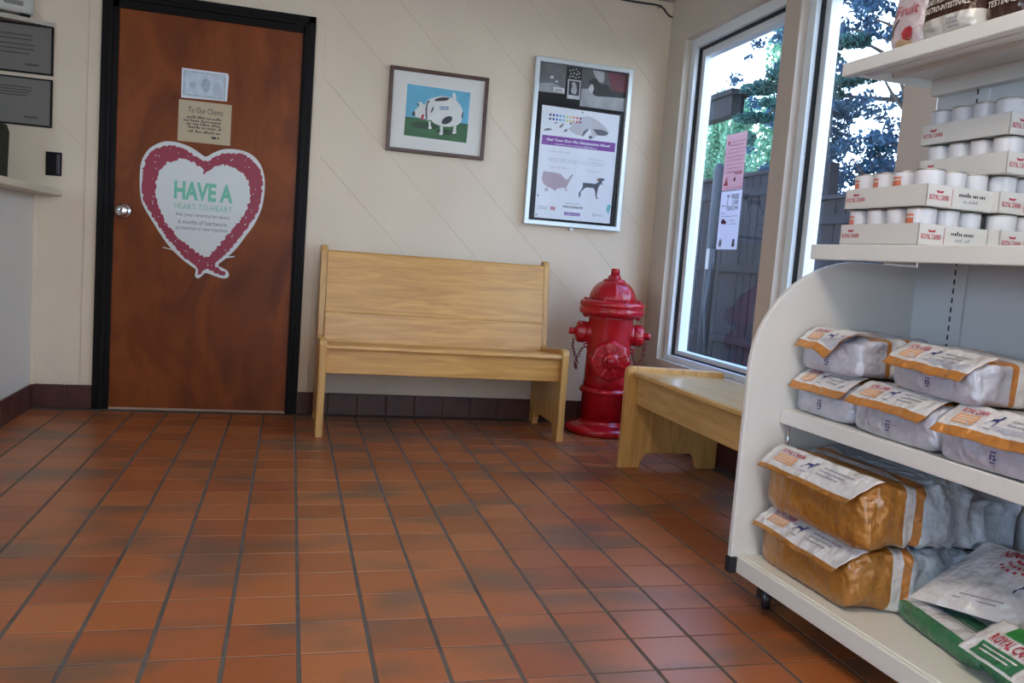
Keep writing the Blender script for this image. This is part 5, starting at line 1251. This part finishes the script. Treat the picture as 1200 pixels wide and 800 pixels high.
r, W = pouch(0.212, 0.540, 0.66, 0.24, [M_crm, foil('pale_green_foil', (0.35, 0.42, 0.30), 0.25, 0.1)], [(0.05, 0), (9, 1)], 4, 'pale green and cream pouch at the right edge of the top shelf')

# ------------------------------------------------------------------ ceiling lights
M_diff = mat('lit_diffuser', (0.9, 0.9, 0.88), rough=0.6, emis=(1.0, 0.86, 0.68, LAMP_STRENGTH))
for i, (x, y) in enumerate(((0.35, -3.9), (0.35, -6.0))):
    l = root('ceiling_light', (x, y, H), label=['recessed ceiling light over the middle of the waiting room', 'recessed ceiling light at the rear of the waiting room', 'recessed ceiling light over the reception counter'][i], cat='ceiling light')
    obj('frame', MB().box(x - 0.31, y - 0.61, H - 0.018, x + 0.31, y - 0.58, H - 0.0005).box(x - 0.31, y + 0.58, H - 0.018, x + 0.31, y + 0.61, H - 0.0005).box(x - 0.31, y - 0.58, H - 0.018, x - 0.28, y + 0.58, H - 0.0005).box(x + 0.28, y - 0.58, H - 0.018, x + 0.31, y + 0.58, H - 0.0005), M_white, l, world=True)
    obj('diffuser', MB().box(x - 0.28, y - 0.58, H - 0.012, x + 0.28, y + 0.58, H - 0.004), M_diff, l, world=True)

# ------------------------------------------------------------------ outside
gz_ = -0.18
obj('ground', MB().box(XR + 0.2, -14, gz_ - 0.1, 22, 18, gz_), mat('outdoor_ground', (0.16, 0.14, 0.12), rough=0.9, noise_amt=0.3, noise_scale=3), kind='structure')
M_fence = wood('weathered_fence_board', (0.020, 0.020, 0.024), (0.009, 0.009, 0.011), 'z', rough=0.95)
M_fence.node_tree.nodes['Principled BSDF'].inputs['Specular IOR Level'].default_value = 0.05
def board_fence(x, y0, y1, top, label, seed, gap=0.004, bw=0.14):
    r = root('board_fence', (x, (y0 + y1) / 2, gz_), label=label, cat='fence'); rn = random.Random(seed)
    y = y0
    while y < y1 - 0.05:
        w = min(bw, y1 - y); t = top + rn.uniform(-0.015, 0.015); dx = rn.uniform(-0.006, 0.006)
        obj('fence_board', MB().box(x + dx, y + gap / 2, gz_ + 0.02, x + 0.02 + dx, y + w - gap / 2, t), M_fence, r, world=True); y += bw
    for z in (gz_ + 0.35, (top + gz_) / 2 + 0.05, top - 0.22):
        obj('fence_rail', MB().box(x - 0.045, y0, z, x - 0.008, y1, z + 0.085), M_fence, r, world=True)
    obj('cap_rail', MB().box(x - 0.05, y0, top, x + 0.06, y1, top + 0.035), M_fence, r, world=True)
    k = y0
    while k <= y1:
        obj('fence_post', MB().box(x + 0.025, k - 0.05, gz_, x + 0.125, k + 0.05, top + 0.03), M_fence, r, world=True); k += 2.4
    return r
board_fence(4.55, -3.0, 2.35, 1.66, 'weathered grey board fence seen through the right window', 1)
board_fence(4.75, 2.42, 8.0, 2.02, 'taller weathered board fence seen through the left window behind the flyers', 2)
pm = mat('galvanised_grey', (0.03, 0.036, 0.045), rough=0.7, spec=0.1)
r = root('metal_gate_post', (4.35, 3.72, gz_), label='round-topped grey metal post outside the left window, left of the flyers', cat='post')
obj('post', MB().lathe([(0.058, 0), (0.058, 2.22), (0.050, 2.26), (0.030, 2.29), (0, 2.30)], M=Matrix.Translation((0, 0, 0)), n=20), pm, r)
obj('gate_hinge', MB().box(-0.075, -0.10, 1.15, 0.0, -0.02, 1.38, bev=0.01), mat('dark_hinge', (0.05, 0.055, 0.07), rough=0.5), r)
obj('brace', MB().tube([(-0.03, -0.08, 1.25), (-0.10, -0.16, 0.75), (-0.05, -0.20, 0.1)], 0.018), pm, r)
# neighbouring pergola: one dark beam end on a post
r = root('garden_pergola', (7.0, 8.0, gz_), label='dark timber beam on a post at the top left of the left window', cat='pergola')
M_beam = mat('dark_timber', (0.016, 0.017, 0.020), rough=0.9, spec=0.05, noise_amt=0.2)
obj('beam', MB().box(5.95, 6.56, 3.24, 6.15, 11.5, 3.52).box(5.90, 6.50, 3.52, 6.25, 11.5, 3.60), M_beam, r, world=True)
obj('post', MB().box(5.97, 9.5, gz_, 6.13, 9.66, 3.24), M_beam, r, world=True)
# foliage
import numpy as np
def leaf_mat(name, c, tr=0.35):
    m = bpy.data.materials.new(name); m.use_nodes = True; nt = m.node_tree
    for n in list(nt.nodes): nt.nodes.remove(n)
    out = nt.nodes.new('ShaderNodeOutputMaterial'); mx = nt.nodes.new('ShaderNodeMixShader'); df = nt.nodes.new('ShaderNodeBsdfDiffuse'); tl = nt.nodes.new('ShaderNodeBsdfTranslucent')
    g_ = nt.nodes.new('ShaderNodeNewGeometry'); rp = nt.nodes.new('ShaderNodeValToRGB')
    rp.color_ramp.elements[0].color = (*[q * 0.6 for q in c], 1); rp.color_ramp.elements[1].color = (*[min(1, q * 1.5) for q in c], 1)
    nt.links.new(g_.outputs['Random Per Island'], rp.inputs[0]); nt.links.new(rp.outputs[0], df.inputs[0]); nt.links.new(rp.outputs[0], tl.inputs[0])
    mx.inputs[0].default_value = tr; nt.links.new(df.outputs[0], mx.inputs[1]); nt.links.new(tl.outputs[0], mx.inputs[2]); nt.links.new(mx.outputs[0], out.inputs[0])
    return m
def foliage(name, clumps, n, size, m, parent, seed, asp=0.5):
    """clumps: (x, y, z, rx, ry, rz); n leaves spread through them"""
    rg = np.random.default_rng(seed)
    C_ = np.array(clumps); vol = (C_[:, 3] * C_[:, 4] * C_[:, 5]); idx = rg.choice(len(C_), n, p=vol / vol.sum())
    d_ = rg.normal(size=(n, 3)); d_ /= np.linalg.norm(d_, axis=1)[:, None]; rad = rg.random(n) ** 0.45
    P_ = C_[idx, :3] + d_ * rad[:, None] * C_[idx, 3:6]
    a = rg.normal(size=(n, 3)); a /= np.linalg.norm(a, axis=1)[:, None]; b_ = np.cross(a, rg.normal(size=(n, 3))); b_ /= np.linalg.norm(b_, axis=1)[:, None]
    s_ = size * rg.uniform(0.6, 1.4, n)[:, None]
    V = np.stack([P_ - a * s_, P_ - b_ * s_ * asp, P_ + a * s_, P_ + b_ * s_ * asp], 1).reshape(-1, 3)
    me = bpy.data.meshes.new(name); me.vertices.add(4 * n); me.vertices.foreach_set('co', V.ravel())
    me.loops.add(4 * n); me.loops.foreach_set('vertex_index', np.arange(4 * n)); me.polygons.add(n)
    me.polygons.foreach_set('loop_start', np.arange(0, 4 * n, 4)); me.update(calc_edges=True)
    me.materials.append(m); return obj(name, me, None, parent, world=True, kind='stuff')
M_bark = mat('tree_bark', (0.07, 0.055, 0.045), rough=0.9, noise_amt=0.3, noise_scale=12, spec=0.05)
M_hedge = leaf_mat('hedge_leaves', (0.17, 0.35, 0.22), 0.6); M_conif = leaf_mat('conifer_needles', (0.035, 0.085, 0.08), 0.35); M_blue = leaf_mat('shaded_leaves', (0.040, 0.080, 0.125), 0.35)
# arborvitae behind the tall fence
for i, (x, y, h_, r_) in enumerate(((7.4, 8.9, 3.9, 0.62), (6.5, 5.85, 5.6, 0.72), (8.2, 11.2, 4.4, 0.5))):
    t = root('hedge_tree', (x, y, gz_), label=['pale green columnar hedge tree at the left side of the left window', 'tall pale green hedge tree at the right side of the left window', 'far pale green hedge tree behind the timber beam outside the left window'][i], cat='tree')
    obj('trunk', MB().tube([(x, y, gz_), (x, y, h_ * 0.8)], 0.06), M_bark, t, world=True)
    foliage('foliage', [(x, y, gz_ + 0.6 + (h_ - 0.6) * k / 7, r_ * (1.05 - 0.09 * k), r_ * (1.05 - 0.09 * k), h_ / 9) for k in range(8)], 26000, 0.042, M_hedge, t, 10 + i)
# dark conifer bough drooping across the left window
def branchy_tree(x, y, label, clumps, limbs, n, size, m, seed, trunk_top=6.0, tr=0.16):
    t = root('overhanging_tree', (x, y, gz_), label=label, cat='tree')
    obj('trunk', MB().tube([(x, y, gz_), (x + 0.05, y + 0.05, 2.5), (x, y, trunk_top)], [tr, tr * 0.8, tr * 0.4], n=10), M_bark, t, world=True)
    mb = MB()
    for l in limbs: mb.tube(l, [0.028] + [0.016] * (len(l) - 2) + [0.005], n=6)
    obj('branches', mb, M_bark, t, world=True)
    foliage('foliage', clumps, n, size, m, t, seed); return t
rc = random.Random(21)
branchy_tree(5.35, 3.35, 'dark conifer with drooping boughs seen through the upper part of the left window',
    [(4.75 + 0.05 * k, 3.95 - 0.17 * k + rc.uniform(-.04, .04), 2.62 + 0.05 * k + rc.uniform(-.12, .12), 0.20, 0.15, 0.055) for k in range(9)] +
    [(4.75 + 0.05 * k, 3.80 - 0.16 * k, 2.86 + 0.07 * k + rc.uniform(-.10, .10), 0.2, 0.16, 0.06) for k in range(8)] +
    [(4.8, 3.95, 2.45, 0.10, 0.06, 0.09), (4.8, 3.2, 3.10, .2, .16, .07), (4.8, 3.05, 3.3, .2, .16, .07)],
    [[(5.35, 3.35, 2.9), (5.0, 3.5, 2.85), (4.75, 4.0, 2.55)], [(5.35, 3.35, 3.2), (4.9, 3.3, 3.1), (4.8, 3.8, 2.9)]], 9000, 0.026, M_conif, 31, 4.0, 0.05)
cl = []
for i in range(520):
    y = rc.uniform(0.2, 5.0); z = rc.uniform(1.95, 5.6); r_ = rc.uniform(0.06, 0.17)
    if noise.noise(Vector((y * 2.6, z * 2.9, 3.0))) > 0.24: continue          # open sky between the boughs
    cl.append((rc.uniform(5.1, 6.0), y, z, r_, r_ * 1.3, r_ * 0.8))
limbs = []
for i in range(14):
    y = rc.uniform(0.5, 4.6); z = rc.uniform(2.2, 5.2); limbs.append([(5.6, 2.4, z - 0.5), (5.5, (2.4 + y) / 2, z - 0.25 + rc.uniform(-.1, .1)), (5.45, y, z)])
branchy_tree(5.7, 2.4, 'large broadleaf tree full of sky gaps seen through the right window above the shelving', cl, limbs, 52000, 0.030, M_blue, 33, 5.2, 0.10)
